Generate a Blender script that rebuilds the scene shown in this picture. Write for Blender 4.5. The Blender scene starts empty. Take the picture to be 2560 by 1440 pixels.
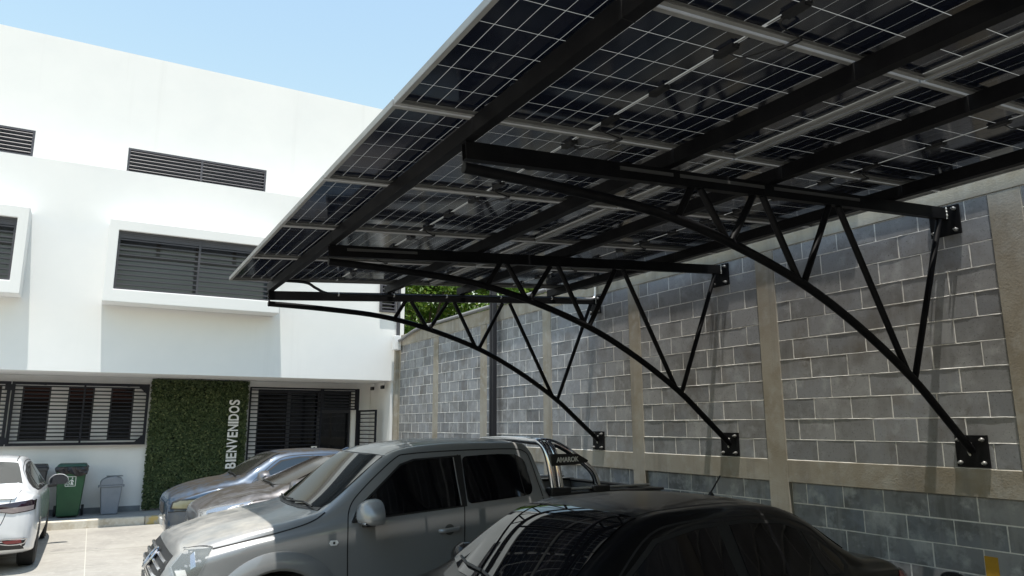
import bpy, bmesh, math, random
import numpy as np
from mathutils import Vector, Matrix
from mathutils.bvhtree import BVHTree
from mathutils.geometry import delaunay_2d_cdt

random.seed(7); rng = np.random.default_rng(11)
S = bpy.context.scene; C = S.collection

# ---------------------------------------------------------------- camera, sky, sun, exposure
CAM_H = 1.9
cd = bpy.data.cameras.new('camera'); cam = bpy.data.objects.new('camera', cd); C.objects.link(cam)
cd.sensor_width = 36.0; cd.lens = 36.0 * 1793.04 / 2560.0; cd.clip_start = 0.05; cd.clip_end = 2000
yaw, pitch, roll = math.radians(29.9077), math.radians(10.8055), math.radians(-0.1547)
fw = Vector((math.sin(yaw) * math.cos(pitch), math.cos(yaw) * math.cos(pitch), math.sin(pitch)))
rt = Vector((math.cos(yaw), -math.sin(yaw), 0)); up = rt.cross(fw)
r2 = rt * math.cos(roll) + up * math.sin(roll); u2 = up * math.cos(roll) - rt * math.sin(roll)
cam.matrix_world = Matrix(((r2.x, u2.x, -fw.x, 0), (r2.y, u2.y, -fw.y, 0), (r2.z, u2.z, -fw.z, CAM_H), (0, 0, 0, 1)))
S.camera = cam
SUN = Vector((0.078, 0.174, -1.0)).normalized()          # the way the sunlight travels
W = bpy.data.worlds.new('World'); S.world = W; W.use_nodes = True
wn = W.node_tree; wn.nodes.clear()
sky = wn.nodes.new('ShaderNodeTexSky'); sky.sky_type = 'NISHITA'; sky.sun_disc = False
sky.sun_elevation = math.asin(-SUN.z); sky.sun_rotation = math.atan2(-SUN.x, -SUN.y)
sky.air_density = 2.5; sky.dust_density = 0.6; sky.ozone_density = 2.0; sky.altitude = 0
bg = wn.nodes.new('ShaderNodeBackground'); bg.inputs['Strength'].default_value = 0.14
wo = wn.nodes.new('ShaderNodeOutputWorld')
wn.links.new(sky.outputs[0], bg.inputs[0]); wn.links.new(bg.outputs[0], wo.inputs[0])
sd = bpy.data.lights.new('sun', 'SUN'); sun = bpy.data.objects.new('sun', sd); C.objects.link(sun)
sd.energy = 4.8; sd.angle = math.radians(0.53); sd.color = (1.0, 0.955, 0.88)
sun.rotation_euler = SUN.to_track_quat('-Z', 'Y').to_euler(); sun.location = (-3, -6, 30)
S.view_settings.view_transform = 'Standard'; S.view_settings.look = 'None'
S.view_settings.gamma = 1; S.view_settings.use_curve_mapping = False
S.view_settings.exposure = 0.46
S.cycles.use_denoising = True; S.cycles.max_bounces = 8; S.cycles.sample_clamp_indirect = 8
S.cycles.caustics_reflective = False; S.cycles.caustics_refractive = False

# ---------------------------------------------------------------- materials
MATS = {}
def lin(c):
    return tuple(c) + (1.0,) if len(c) == 3 else c
def mat(name, col, rough=0.6, metal=0.0, spec=0.5, coat=0.0, noise=None, bump=None, streak=None, rnd=0.0, alpha=1.0, coat_rough=0.03, island=False, dust=None):
    """noise=(colour2, scale, detail, contrast lo, hi); bump=(scale, strength, distance); streak=(colour, xy scale, z scale, lo, hi); rnd = value spread per object"""
    if name in MATS: return MATS[name]
    m = bpy.data.materials.new(name); m.use_nodes = True; nt = m.node_tree; N = nt.nodes; L = nt.links
    b = N['Principled BSDF']
    b.inputs['Roughness'].default_value = rough; b.inputs['Metallic'].default_value = metal
    b.inputs['Specular IOR Level'].default_value = spec
    b.inputs['Coat Weight'].default_value = coat; b.inputs['Coat Roughness'].default_value = coat_rough
    b.inputs['Alpha'].default_value = alpha
    geo = N.new('ShaderNodeNewGeometry')
    rgb = N.new('ShaderNodeRGB'); rgb.outputs[0].default_value = lin(col); cur = rgb.outputs[0]
    def mix(a, b_, f, mode='MIX'):
        x = N.new('ShaderNodeMix'); x.data_type = 'RGBA'; x.blend_type = mode
        for s, v in ((x.inputs[6], a), (x.inputs[7], b_), (x.inputs[0], f)):
            if hasattr(v, 'is_output'): L.new(v, s)
            elif isinstance(v, tuple): s.default_value = lin(v)
            else: s.default_value = v
        return x.outputs[2]
    def noise_fac(scale, detail, lo, hi, vec=None):
        t = N.new('ShaderNodeTexNoise'); t.inputs['Scale'].default_value = scale; t.inputs['Detail'].default_value = detail
        t.inputs['Roughness'].default_value = 0.62
        L.new(vec if vec else geo.outputs['Position'], t.inputs['Vector'])
        r = N.new('ShaderNodeMapRange'); r.inputs[1].default_value = lo; r.inputs[2].default_value = hi
        L.new(t.outputs['Fac'], r.inputs[0]); return r.outputs[0]
    if noise:
        for nz in (noise if isinstance(noise, list) else [noise]):
            cur = mix(cur, tuple(nz[0]), noise_fac(nz[1], nz[2], nz[3], nz[4]))
    if streak:
        for st in (streak if isinstance(streak, list) else [streak]):
            mp = N.new('ShaderNodeMapping'); mp.inputs['Scale'].default_value = (st[1], st[1], st[2])
            L.new(geo.outputs['Position'], mp.inputs['Vector'])
            cur = mix(cur, tuple(st[0]), noise_fac(1.0, 5, st[3], st[4], mp.outputs[0]))
    if rnd:
        oi = N.new('ShaderNodeObjectInfo'); a = N.new('ShaderNodeMath'); a.operation = 'FRACT'
        L.new(geo.outputs['Random Per Island'] if island else oi.outputs['Random'], a.inputs[0])
        hv = N.new('ShaderNodeHueSaturation')
        r = N.new('ShaderNodeMapRange'); r.inputs[3].default_value = 1 - rnd; r.inputs[4].default_value = 1 + rnd
        L.new(a.outputs[0], r.inputs[0]); L.new(r.outputs[0], hv.inputs['Value'])
        m7 = N.new('ShaderNodeMath'); m7.operation = 'MULTIPLY'; m7.inputs[1].default_value = 7.31; L.new(a.outputs[0], m7.inputs[0])
        f7 = N.new('ShaderNodeMath'); f7.operation = 'FRACT'; L.new(m7.outputs[0], f7.inputs[0])
        r3 = N.new('ShaderNodeMapRange'); r3.inputs[3].default_value = 0.3; r3.inputs[4].default_value = 1.7
        L.new(f7.outputs[0], r3.inputs[0]); L.new(r3.outputs[0], hv.inputs['Saturation'])
        L.new(cur, hv.inputs['Color']); cur = hv.outputs[0]
    if dust:   # dust settles on what faces up: (colour, amount, roughness)
        sp = N.new('ShaderNodeSeparateXYZ'); L.new(geo.outputs['Normal'], sp.inputs[0])
        r = N.new('ShaderNodeMapRange'); r.inputs[1].default_value = 0.55; r.inputs[2].default_value = 1.0; r.inputs[4].default_value = dust[1]
        L.new(sp.outputs['Z'], r.inputs[0])
        nf = noise_fac(5.0, 4, 0.2, 0.7); mu = N.new('ShaderNodeMath'); mu.operation = 'MULTIPLY'
        L.new(r.outputs[0], mu.inputs[0]); L.new(nf, mu.inputs[1])
        cur = mix(cur, tuple(dust[0]), mu.outputs[0])
        rr = N.new('ShaderNodeMapRange'); rr.inputs[3].default_value = rough; rr.inputs[4].default_value = dust[2]
        L.new(mu.outputs[0], rr.inputs[0]); L.new(rr.outputs[0], b.inputs['Roughness'])
        cw = N.new('ShaderNodeMapRange'); cw.inputs[3].default_value = coat; cw.inputs[4].default_value = coat * 0.04
        L.new(mu.outputs[0], cw.inputs[0]); L.new(cw.outputs[0], b.inputs['Coat Weight'])
        sm = N.new('ShaderNodeMapRange'); sm.inputs[3].default_value = spec; sm.inputs[4].default_value = 0.06
        L.new(mu.outputs[0], sm.inputs[0]); L.new(sm.outputs[0], b.inputs['Specular IOR Level'])
        mm = N.new('ShaderNodeMapRange'); mm.inputs[3].default_value = metal; mm.inputs[4].default_value = 0.0
        L.new(mu.outputs[0], mm.inputs[0]); L.new(mm.outputs[0], b.inputs['Metallic'])
    L.new(cur, b.inputs['Base Color'])
    if bump:
        t = N.new('ShaderNodeTexNoise'); t.inputs['Scale'].default_value = bump[0]; t.inputs['Detail'].default_value = 6
        L.new(geo.outputs['Position'], t.inputs['Vector'])
        bp = N.new('ShaderNodeBump'); bp.inputs['Strength'].default_value = bump[1]; bp.inputs['Distance'].default_value = bump[2]
        L.new(t.outputs['Fac'], bp.inputs['Height']); L.new(bp.outputs[0], b.inputs['Normal'])
    MATS[name] = m; return m

plaster = mat('white_plaster', (0.80, 0.80, 0.79), 0.75, spec=0.2, noise=((0.76, 0.765, 0.76), 0.9, 5, 0.35, 0.7), streak=((0.71, 0.71, 0.70), 3.0, 0.12, 0.60, 0.85), bump=(60, 0.06, 0.01))
plaster_low = mat('offwhite_plaster', (0.80, 0.80, 0.795), 0.8, spec=0.2, noise=((0.74, 0.74, 0.735), 1.4, 5, 0.35, 0.7), bump=(80, 0.08, 0.01))
base_paint = mat('grey_base_paint', (0.20, 0.22, 0.24), 0.7, noise=((0.14, 0.15, 0.17), 4, 4, 0.4, 0.7))
conc = mat('wall_concrete', (0.37, 0.345, 0.295), 0.9, spec=0.2, noise=[((0.27, 0.235, 0.18), 1.6, 6, 0.42, 0.68), ((0.40, 0.385, 0.35), 7, 6, 0.5, 0.75)],
           streak=((0.24, 0.225, 0.20), 5.5, 0.35, 0.5, 0.75), bump=(70, 0.30, 0.006))
mortar_m = mat('mortar', (0.78, 0.77, 0.74), 0.95, spec=0.1, noise=((0.42, 0.41, 0.39), 9, 5, 0.5, 0.72), bump=(120, 0.3, 0.006))
blk = dict(rough=0.95, spec=0.15, noise=[((0.185, 0.175, 0.165), 2.6, 6, 0.46, 0.72), ((0.38, 0.39, 0.40), 6, 6, 0.52, 0.75), ((0.13, 0.13, 0.13), 75, 3, 0.60, 0.72)],
           streak=((0.30, 0.305, 0.305), 9, 0.9, 0.56, 0.78), bump=(150, 0.30, 0.004), rnd=0.17)
block_m = mat('concrete_block', (0.275, 0.28, 0.29), **blk)
block_s = mat('concrete_block_mass', (0.275, 0.28, 0.29), island=True, **blk)
blkl = dict(rough=0.95, spec=0.15, noise=[((0.20, 0.205, 0.21), 3.5, 6, 0.45, 0.6), ((0.46, 0.475, 0.49), 5, 7, 0.52, 0.66)],
            streak=((0.33, 0.335, 0.34), 12, 0.8, 0.5, 0.72), bump=(140, 0.25, 0.006), rnd=0.12)
block_l = mat('shade_blue_block', (0.28, 0.295, 0.32), **blkl)  # blue of the shaded lower courses put into the base colour; pale efflorescence is real
block_ls = mat('shade_blue_block_mass', (0.28, 0.295, 0.32), island=True, **blkl)
asph = mat('yard_concrete', (0.335, 0.318, 0.285), 0.85, spec=0.25, noise=[((0.26, 0.245, 0.22), 0.9, 7, 0.42, 0.66), ((0.38, 0.36, 0.32), 9, 6, 0.5, 0.75), ((0.20, 0.19, 0.175), 2.3, 7, 0.60, 0.74), ((0.15, 0.145, 0.14), 1.6, 4, 0.67, 0.75)],
           streak=((0.25, 0.235, 0.215), 0.5, 1.0, 0.58, 0.76), bump=(90, 0.2, 0.006))
walk_m = mat('sidewalk', (0.25, 0.26, 0.265), 0.85, noise=((0.31, 0.315, 0.31), 3, 6, 0.4, 0.7), bump=(90, 0.2, 0.006))
kerb_m = mat('kerb_concrete', (0.60, 0.56, 0.47), 0.9, noise=[((0.47, 0.41, 0.31), 4, 6, 0.45, 0.66), ((0.66, 0.63, 0.55), 12, 5, 0.5, 0.7)], bump=(50, 0.3, 0.01))
kerb_y = mat('kerb_yellow', (0.50, 0.38, 0.14), 0.85, noise=((0.42, 0.39, 0.32), 7, 6, 0.42, 0.56), bump=(50, 0.3, 0.01))
yellow_m = mat('yellow_paint', (0.52, 0.29, 0.02), 0.7, noise=((0.40, 0.22, 0.02), 14, 5, 0.45, 0.75), bump=(140, 0.2, 0.006))
joint_m = mat('joint', (0.44, 0.42, 0.37), 0.9)
steel_b = mat('black_steel', (0.005, 0.005, 0.006), 0.5, spec=0.12, noise=((0.010, 0.010, 0.011), 5, 5, 0.4, 0.7), bump=(30, 0.03, 0.004))
steel_g = mat('grey_steel', (0.045, 0.045, 0.055), 0.45, noise=((0.06, 0.06, 0.065), 3, 5, 0.4, 0.7))
bolt_m = mat('bolt_steel', (0.30, 0.30, 0.29), 0.4, metal=0.6)
weld_m = mat('weld_bead', (0.5, 0.49, 0.45), 0.45, metal=0.7)
alu = mat('aluminium', (0.36, 0.355, 0.34), 0.45, metal=0.4, noise=((0.30, 0.295, 0.28), 6, 4, 0.4, 0.7))
jb_m = mat('black_plastic', (0.012, 0.012, 0.013), 0.5)
cable_m = mat('black_cable', (0.01, 0.01, 0.011), 0.55)
grille_m = mat('dark_grille', (0.012, 0.013, 0.018), 0.5, spec=0.18, noise=((0.018, 0.019, 0.025), 2, 4, 0.4, 0.7))
louvre_m = mat('louvre_paint', (0.050, 0.049, 0.060), 0.45, noise=((0.065, 0.063, 0.074), 2, 4, 0.4, 0.7))
frame_w = mat('window_frame', (0.03, 0.031, 0.038), 0.4)
wglass = mat('dark_window_glass', (0.005, 0.0055, 0.007), 0.05, spec=0.4)
wglass_b = mat('blind_window_glass', (0.095, 0.11, 0.13), 0.12, spec=0.6)
conduit_m = mat('pvc_conduit', (0.20, 0.20, 0.205), 0.5)
galv = mat('galvanised', (0.55, 0.55, 0.56), 0.35, metal=0.8)
letter_m = mat('letter_white', (0.72, 0.72, 0.70), 0.5)
chrome = mat('chrome', (0.55, 0.55, 0.57), 0.10, metal=1.0)
tyre_m = mat('tyre', (0.014, 0.014, 0.014), 0.8, bump=(60, 0.3, 0.004))
rim_m = mat('alloy', (0.42, 0.42, 0.43), 0.3, metal=0.8)
black_p = mat('black_trim', (0.012, 0.012, 0.013), 0.4)
gap_m = mat('shut_line', (0.006, 0.006, 0.006), 0.7)
cglass = mat('tinted_glass', (0.004, 0.004, 0.005), 0.03, spec=0.55)

# cells: dark silicon behind glass, with faint bus bars
def cell_material():
    m = bpy.data.materials.new('solar_cell'); m.use_nodes = True; N = m.node_tree.nodes; L = m.node_tree.links
    b = N['Principled BSDF']; b.inputs['Roughness'].default_value = 0.10; b.inputs['Specular IOR Level'].default_value = 0.95
    tc = N.new('ShaderNodeTexCoord'); wv = N.new('ShaderNodeTexWave'); wv.bands_direction = 'Y'; wv.inputs['Scale'].default_value = 25.0
    L.new(tc.outputs['Object'], wv.inputs['Vector'])
    r = N.new('ShaderNodeMapRange'); r.inputs[1].default_value = 0.90; r.inputs[2].default_value = 1.0; r.inputs[4].default_value = 0.5
    L.new(wv.outputs['Fac'], r.inputs[0])
    x = N.new('ShaderNodeMix'); x.data_type = 'RGBA'; x.inputs[6].default_value = (0.007, 0.010, 0.021, 1); x.inputs[7].default_value = (0.035, 0.036, 0.042, 1)
    L.new(r.outputs[0], x.inputs[0]); L.new(x.outputs[2], b.inputs['Base Color'])
    t = N.new('ShaderNodeTexNoise'); t.inputs['Scale'].default_value = 7; bp = N.new('ShaderNodeBump'); bp.inputs['Strength'].default_value = 0.05
    g = N.new('ShaderNodeNewGeometry'); L.new(g.outputs['Position'], t.inputs['Vector']); L.new(t.outputs['Fac'], bp.inputs['Height']); L.new(bp.outputs[0], b.inputs['Normal'])
    return m
cell_m = cell_material()
def laminate_material():
    m = bpy.data.materials.new('panel_laminate'); m.use_nodes = True; N = m.node_tree.nodes; L = m.node_tree.links; N.clear()
    o = N.new('ShaderNodeOutputMaterial'); t = N.new('ShaderNodeBsdfTranslucent'); t.inputs[0].default_value = (0.62, 0.62, 0.60, 1)
    d = N.new('ShaderNodeBsdfDiffuse'); d.inputs[0].default_value = (0.25, 0.25, 0.24, 1)
    mx = N.new('ShaderNodeMixShader'); mx.inputs[0].default_value = 0.5
    L.new(t.outputs[0], mx.inputs[1]); L.new(d.outputs[0], mx.inputs[2]); L.new(mx.outputs[0], o.inputs[0]); return m
lam_m = laminate_material()
def leaf_material(name, c1, c2, c3, trans=0.35):
    m = bpy.data.materials.new(name); m.use_nodes = True; N = m.node_tree.nodes; L = m.node_tree.links
    b = N['Principled BSDF']; b.inputs['Roughness'].default_value = 0.5; b.inputs['Specular IOR Level'].default_value = 0.35
    g = N.new('ShaderNodeNewGeometry'); cr = N.new('ShaderNodeValToRGB'); cr.color_ramp.elements[0].color = lin(c1); cr.color_ramp.elements[1].color = lin(c2)
    e = cr.color_ramp.elements.new(0.85); e.color = lin(c3); cr.color_ramp.elements[1].position = 0.6 if False else cr.color_ramp.elements[1].position
    L.new(g.outputs['Random Per Island'], cr.inputs[0]); L.new(cr.outputs[0], b.inputs['Base Color'])
    t = N.new('ShaderNodeBsdfTranslucent'); L.new(cr.outputs[0], t.inputs[0])
    mx = N.new('ShaderNodeMixShader'); mx.inputs[0].default_value = trans; o = N['Material Output']
    L.new(b.outputs[0], mx.inputs[1]); L.new(t.outputs[0], mx.inputs[2]); L.new(mx.outputs[0], o.inputs[0]); return m
hedge_m = leaf_material('hedge_leaf', (0.032, 0.060, 0.024), (0.21, 0.24, 0.11), (0.11, 0.145, 0.06), 0.2)
tree_m = leaf_material('tree_leaf', (0.07, 0.16, 0.02), (0.28, 0.33, 0.05), (0.17, 0.27, 0.04), 0.5)
bark_m = mat('bark', (0.10, 0.075, 0.055), 0.9, bump=(30, 0.5, 0.02))

# ---------------------------------------------------------------- mesh helpers
def tag(o, label=None, cat=None, group=None, kind=None):
    if label: o['label'] = label
    if cat: o['category'] = cat
    if group: o['group'] = group
    if kind: o['kind'] = kind
    return o
def empty(name, loc=(0, 0, 0), rot=(0, 0, 0), **k):
    o = bpy.data.objects.new(name, None); C.objects.link(o); o.location = loc; o.rotation_euler = rot
    o.empty_display_size = 0.1
    return tag(o, **k)
def link(name, me, parent=None):
    o = bpy.data.objects.new(name, me); C.objects.link(o); o.parent = parent; return o
class MB:
    def __init__(s): s.v = []; s.f = []
    def add(s, v, f):
        n = len(s.v); s.v += [tuple(p) for p in v]; s.f += [tuple(i + n for i in q) for q in f]; return s
    def box(s, x0, x1, y0, y1, z0, z1):
        v = [(x, y, z) for z in (z0, z1) for y in (y0, y1) for x in (x0, x1)]
        return s.add(v, [(0, 2, 3, 1), (4, 5, 7, 6), (0, 1, 5, 4), (2, 6, 7, 3), (0, 4, 6, 2), (1, 3, 7, 5)])
    def bar(s, p0, p1, w, h, upv=(0, 0, 1)):
        p0, p1 = Vector(p0), Vector(p1); d = (p1 - p0).normalized(); side = d.cross(Vector(upv)).normalized(); u = side.cross(d)
        v = [p + side * a * w / 2 + u * b * h / 2 for p in (p0, p1) for a, b in ((-1, -1), (1, -1), (1, 1), (-1, 1))]
        return s.add(v, [(0, 1, 2, 3), (7, 6, 5, 4), (0, 4, 5, 1), (1, 5, 6, 2), (2, 6, 7, 3), (3, 7, 4, 0)])
    def rtube(s, p0, p1, w, h, t=0.004, upv=(0, 0, 1)):      # hollow rectangular tube with open ends
        p0, p1 = Vector(p0), Vector(p1); d = (p1 - p0).normalized(); side = d.cross(Vector(upv)).normalized(); u = side.cross(d)
        v = []
        for p in (p0, p1):
            for k in (0, t):
                v += [p + side * a * (w / 2 - k) + u * b * (h / 2 - k) for a, b in ((-1, -1), (1, -1), (1, 1), (-1, 1))]
        f = []
        for i in range(4):
            j = (i + 1) % 4
            f += [(i, i + 8, j + 8, j), (i + 4, j + 4, j + 12, i + 12), (i, j, j + 4, i + 4), (i + 8, i + 12, j + 12, j + 8)]
        return s.add(v, f)
    def tube(s, pts, r, n=10, cap=True):
        pts = [Vector(p) for p in pts]; rings = []; prev = None
        for i, p in enumerate(pts):
            d = (pts[min(i + 1, len(pts) - 1)] - pts[max(i - 1, 0)]).normalized()
            a = d.cross(Vector((0, 0, 1))) if prev is None else prev - d * prev.dot(d)
            if a.length < 1e-4: a = d.cross(Vector((0, 1, 0)))
            a.normalize(); prev = a; b = d.cross(a); rr = r[i] if isinstance(r, (list, tuple)) else r
            rings.append([p + (a * math.cos(k * 2 * math.pi / n) + b * math.sin(k * 2 * math.pi / n)) * rr for k in range(n)])
        v = [q for g in rings for q in g]; f = []
        for i in range(len(pts) - 1):
            for k in range(n): f.append((i * n + k, i * n + (k + 1) % n, (i + 1) * n + (k + 1) % n, (i + 1) * n + k))
        if cap: f += [tuple(range(n))[::-1], tuple((len(pts) - 1) * n + k for k in range(n))]
        return s.add(v, f)
    def lathe(s, prof, c, axis='Z', n=20):
        v = []; f = []
        for r, h in prof:
            for k in range(n):
                a = k * 2 * math.pi / n; x, y = r * math.cos(a), r * math.sin(a)
                v.append({'Z': (c[0] + x, c[1] + y, c[2] + h), 'Y': (c[0] + x, c[1] + h, c[2] + y), 'X': (c[0] + h, c[1] + x, c[2] + y)}[axis])
        for i in range(len(prof) - 1):
            for k in range(n): f.append((i * n + k, i * n + (k + 1) % n, (i + 1) * n + (k + 1) % n, (i + 1) * n + k))
        f += [tuple(range(n))[::-1], tuple((len(prof) - 1) * n + k for k in range(n))]
        return s.add(v, f)
    def prism(s, poly, ext):
        e = Vector(ext); n = len(poly); v = [Vector(p) for p in poly]; v += [p + e for p in v]
        return s.add(v, [tuple(range(n))[::-1], tuple(range(n, 2 * n))] + [(i, (i + 1) % n, n + (i + 1) % n, n + i) for i in range(n)])
    def mesh(s, name, m, smooth=False):
        me = bpy.data.meshes.new(name); me.from_pydata([tuple(p) for p in s.v], [], s.f); me.materials.append(m)
        bm = bmesh.new(); bm.from_mesh(me); bmesh.ops.recalc_face_normals(bm, faces=bm.faces); bm.to_mesh(me); bm.free()
        if smooth:
            me.polygons.foreach_set('use_smooth', [True] * len(me.polygons))
            if smooth != 'all': me.set_sharp_from_angle(angle=math.radians(40))
        return me
    def build(s, name, m, parent=None, smooth=False, bevel=0, **k):
        o = link(name, s.mesh(name, m, smooth), parent); tag(o, **k)
        if bevel:
            b = o.modifiers.new('bevel', 'BEVEL'); b.width = bevel; b.segments = 2; b.limit_method = 'ANGLE'
        return o
def box(name, m, x0, x1, y0, y1, z0, z1, parent=None, bevel=0, **k):
    return MB().box(x0, x1, y0, y1, z0, z1).build(name, m, parent, bevel=bevel, **k)
def cr(pts, n=8):                                    # Catmull-Rom through points
    P = [Vector(p) for p in pts]; out = []
    for i in range(len(P) - 1):
        a, b, c, d = P[max(i - 1, 0)], P[i], P[i + 1], P[min(i + 2, len(P) - 1)]
        for k in range(n):
            t = k / n; out.append(0.5 * ((2 * b) + (c - a) * t + (2 * a - 5 * b + 4 * c - d) * t * t + (3 * b - a - 3 * c + d) * t ** 3))
    return out + [P[-1]]
# ---------------------------------------------------------------- ground, kerb, sidewalk
WX = 6.092                                           # face of the piers of the block wall
g = MB().box(-300, 300, -300, 300, -0.5, 0).build('ground', asph, kind='structure')
for x in (-6.0, -2.95, 0.085, 3.1): box('joint', joint_m, x - 0.006, x + 0.006, -30, 16.28, 0.0005, 0.004, g)
for y in (-5.5, 1.0, 7.2, 13.4): box('joint', joint_m, -30, 6.0, y - 0.006, y + 0.006, 0.0005, 0.0035, g)
sw = box('sidewalk', walk_m, -30, 6.05, 16.45, 17.6, -0.1, 0.15, bevel=0.008, kind='structure')
xs = [-30, -22, -14.2, -8.1, -4.4, -1.9, 1.06, 2.4, 4.6, 6.05]
for i in range(len(xs) - 1):
    box('kerb', kerb_y if i in (6, 7) else kerb_m, xs[i] + 0.004, xs[i + 1] - 0.004, 16.3, 16.445, -0.1, 0.152, sw, bevel=0.018)

# ---------------------------------------------------------------- white building
bld = empty('white_building', (2, 17, 0), label='modern white two storey building with boxed windows and green hedge panel at its entrance', cat='building')
def P(o): o.parent = bld; o.matrix_parent_inverse = Matrix.Translation((-2, -17, 0)); return o
def bbox(name, m, *a, **k): return P(box(name, m, *a, **k))
ZS, ZP, ZR = 2.92, 7.02, 9.97                        # soffit, parapet, roof
# overhanging middle volume with openings cut for the three windows
def wall_with_holes(name, m, x0, x1, z0, z1, y0, y1, holes):
    xs = sorted({x0, x1} | {h[0] for h in holes} | {h[1] for h in holes}); zs = sorted({z0, z1} | {h[2] for h in holes} | {h[3] for h in holes})
    mb = MB(); idx = {}
    def vi(x, y, z):
        k = (round(x, 4), round(y, 4), round(z, 4))
        if k not in idx: idx[k] = len(mb.v); mb.v.append((x, y, z))
        return idx[k]
    def inside(a, b): return any(h[0] - 1e-6 < a < h[1] + 1e-6 and h[2] - 1e-6 < b < h[3] + 1e-6 for h in holes)
    solid = {}
    for i in range(len(xs) - 1):
        for j in range(len(zs) - 1): solid[i, j] = not inside((xs[i] + xs[i + 1]) / 2, (zs[j] + zs[j + 1]) / 2)
    for (i, j), s in solid.items():
        if not s: continue
        a, b, c, d = xs[i], xs[i + 1], zs[j], zs[j + 1]
        mb.f.append((vi(a, y0, c), vi(b, y0, c), vi(b, y0, d), vi(a, y0, d))); mb.f.append((vi(a, y1, d), vi(b, y1, d), vi(b, y1, c), vi(a, y1, c)))
        for di, dj, p, q in ((-1, 0, (a, d), (a, c)), (1, 0, (b, c), (b, d)), (0, -1, (a, c), (b, c)), (0, 1, (b, d), (a, d))):
            if not solid.get((i + di, j + dj), False): mb.f.append((vi(p[0], y0, p[1]), vi(p[0], y1, p[1]), vi(q[0], y1, q[1]), vi(q[0], y0, q[1])))
    return mb.build(name, m)
FY = 16.0
B1 = (-0.062, 3.215, 4.235, 5.86); O1 = (0.105, 3.03, 4.485, 5.65)      # boxed window: outer box, opening (at its front)
B0 = (-4.9, -1.365, 4.255, 5.885); O0 = (-4.7, -1.535, 4.49, 5.66)
BD = 0.5                                             # the boxes stand out this far
P(wall_with_holes('wall', plaster, -24, 6.045, ZS, ZP, FY, FY + 0.2, [(O1[0], O1[1], O1[2], O1[3]), (O0[0], O0[1], O0[2], O0[3]), (5.60, 6.0, 4.52, 5.85)]))
bbox('soffit', plaster_low, -24, 6.045, FY + 0.2, 17.7, ZS + 0.003, ZS + 0.15)
bbox('roof_slab', plaster, -24, 6.045, FY + 0.2, 16.8, ZP - 0.4, ZP - 0.25)
bbox('end_wall', plaster, 5.9, 6.04, FY + 0.2, 17.55, ZS + 0.15, ZP - 0.02)
bbox('upper_wall_side', plaster, 6.45, 6.6, 16.95, 25, 3.0, ZR)
WIN_U = [(0.134, 3.01, 7.24, 7.80), (-4.6, -1.55, 7.26, 7.83), (5.2, 6.3, 7.22, 7.78)]
P(wall_with_holes('upper_wall', plaster, -24, 6.6, 6.62, ZR, 16.8, 16.95, WIN_U[:2]))
bbox('upper_roof', plaster, -24, 6.45, 16.95, 25, ZR - 0.4, ZR - 0.2)
bbox('back_wall', plaster, -24, 6.45, 24.9, 25.0, 0.0, ZR - 0.4)
def box_window(o, b, stile_xs):
    t = P(empty('window_box', ((b[0] + b[1]) / 2, FY, b[2])))
    t.matrix_parent_inverse = Matrix.Translation((-2, -17, 0))
    def K(ob): ob.parent = t; ob.matrix_parent_inverse = Matrix.Translation((-(b[0] + b[1]) / 2, -FY, -b[2])); return ob
    y0, y1 = FY - BD, FY - 0.002
    mb = MB()                                        # the white surround, four slabs joined ring-wise
    ring = [(b[0], b[2]), (b[1], b[2]), (b[1], b[3]), (b[0], b[3])]; inn = [(o[0], o[2]), (o[1], o[2]), (o[1], o[3]), (o[0], o[3])]
    v = [(p[0], y, p[1]) for y in (y0, y1) for p in ring + inn]
    f = []
    for i in range(4):
        j = (i + 1) % 4
        f += [(i, j, 4 + j, 4 + i), (8 + i, 12 + i, 12 + j, 8 + j), (i, 8 + i, 8 + j, j), (4 + i, 4 + j, 12 + j, 12 + i)]
    mb.add(v, f); K(mb.build('surround', plaster, bevel=0.012))
    gy = FY - 0.16                                   # glazing plane
    n = 2; wx = (o[1] - o[0])
    zt = o[3] - 0.42
    for a, c in ((o[2], zt), (zt, o[3])):
        m = 4 if c == o[3] else 2
        for i in range(m):
            xa, xb = o[0] + wx * i / m, o[0] + wx * (i + 1) / m
            fr = MB(); q = 0.035
            fr.box(xa, xb, gy, gy + 0.05, a, a + q).box(xa, xb, gy, gy + 0.05, c - q, c).box(xa, xa + q, gy, gy + 0.05, a + q, c - q).box(xb - q, xb, gy, gy + 0.05, a + q, c - q)
            F = K(fr.build('frame', frame_w))
            pn = box('pane', wglass_b, xa + q, xb - q, gy + 0.02, gy + 0.03, a + q, c - q); K(pn)
    K(box('dark_room', black_p, o[0], o[1], gy + 0.08, gy + 0.1, o[2], o[3]))
    by = FY - BD + 0.05
    fr = MB(); q = 0.04
    fr.box(o[0], o[1], by, by + 0.04, o[2], o[2] + q).box(o[0], o[1], by, by + 0.04, o[3] - q, o[3]).box(o[0], o[0] + q, by, by + 0.04, o[2] + q, o[3] - q).box(o[1] - q, o[1], by, by + 0.04, o[2] + q, o[3] - q)
    K(fr.build('grille_frame', louvre_m))
    for x in stile_xs: K(box('stile', louvre_m, x - 0.02, x + 0.02, by + 0.002, by + 0.038, o[2] + q, o[3] - q))
    nb = 11
    for i in range(nb):
        z = o[2] + q + (i + 0.7) * (o[3] - o[2] - 2 * q) / nb
        K(box('bar', louvre_m, o[0] + q, o[1] - q, by + 0.006, by + 0.03, z - 0.012, z + 0.012))
    K(box('top_flap', louvre_m, o[0] + q, o[1] - q, by + 0.012, by + 0.02, o[3] - q - 0.10, o[3] - q))
    return t
box_window(O1, B1, [1.585]); box_window(O0, B0, [-3.1])
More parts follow.
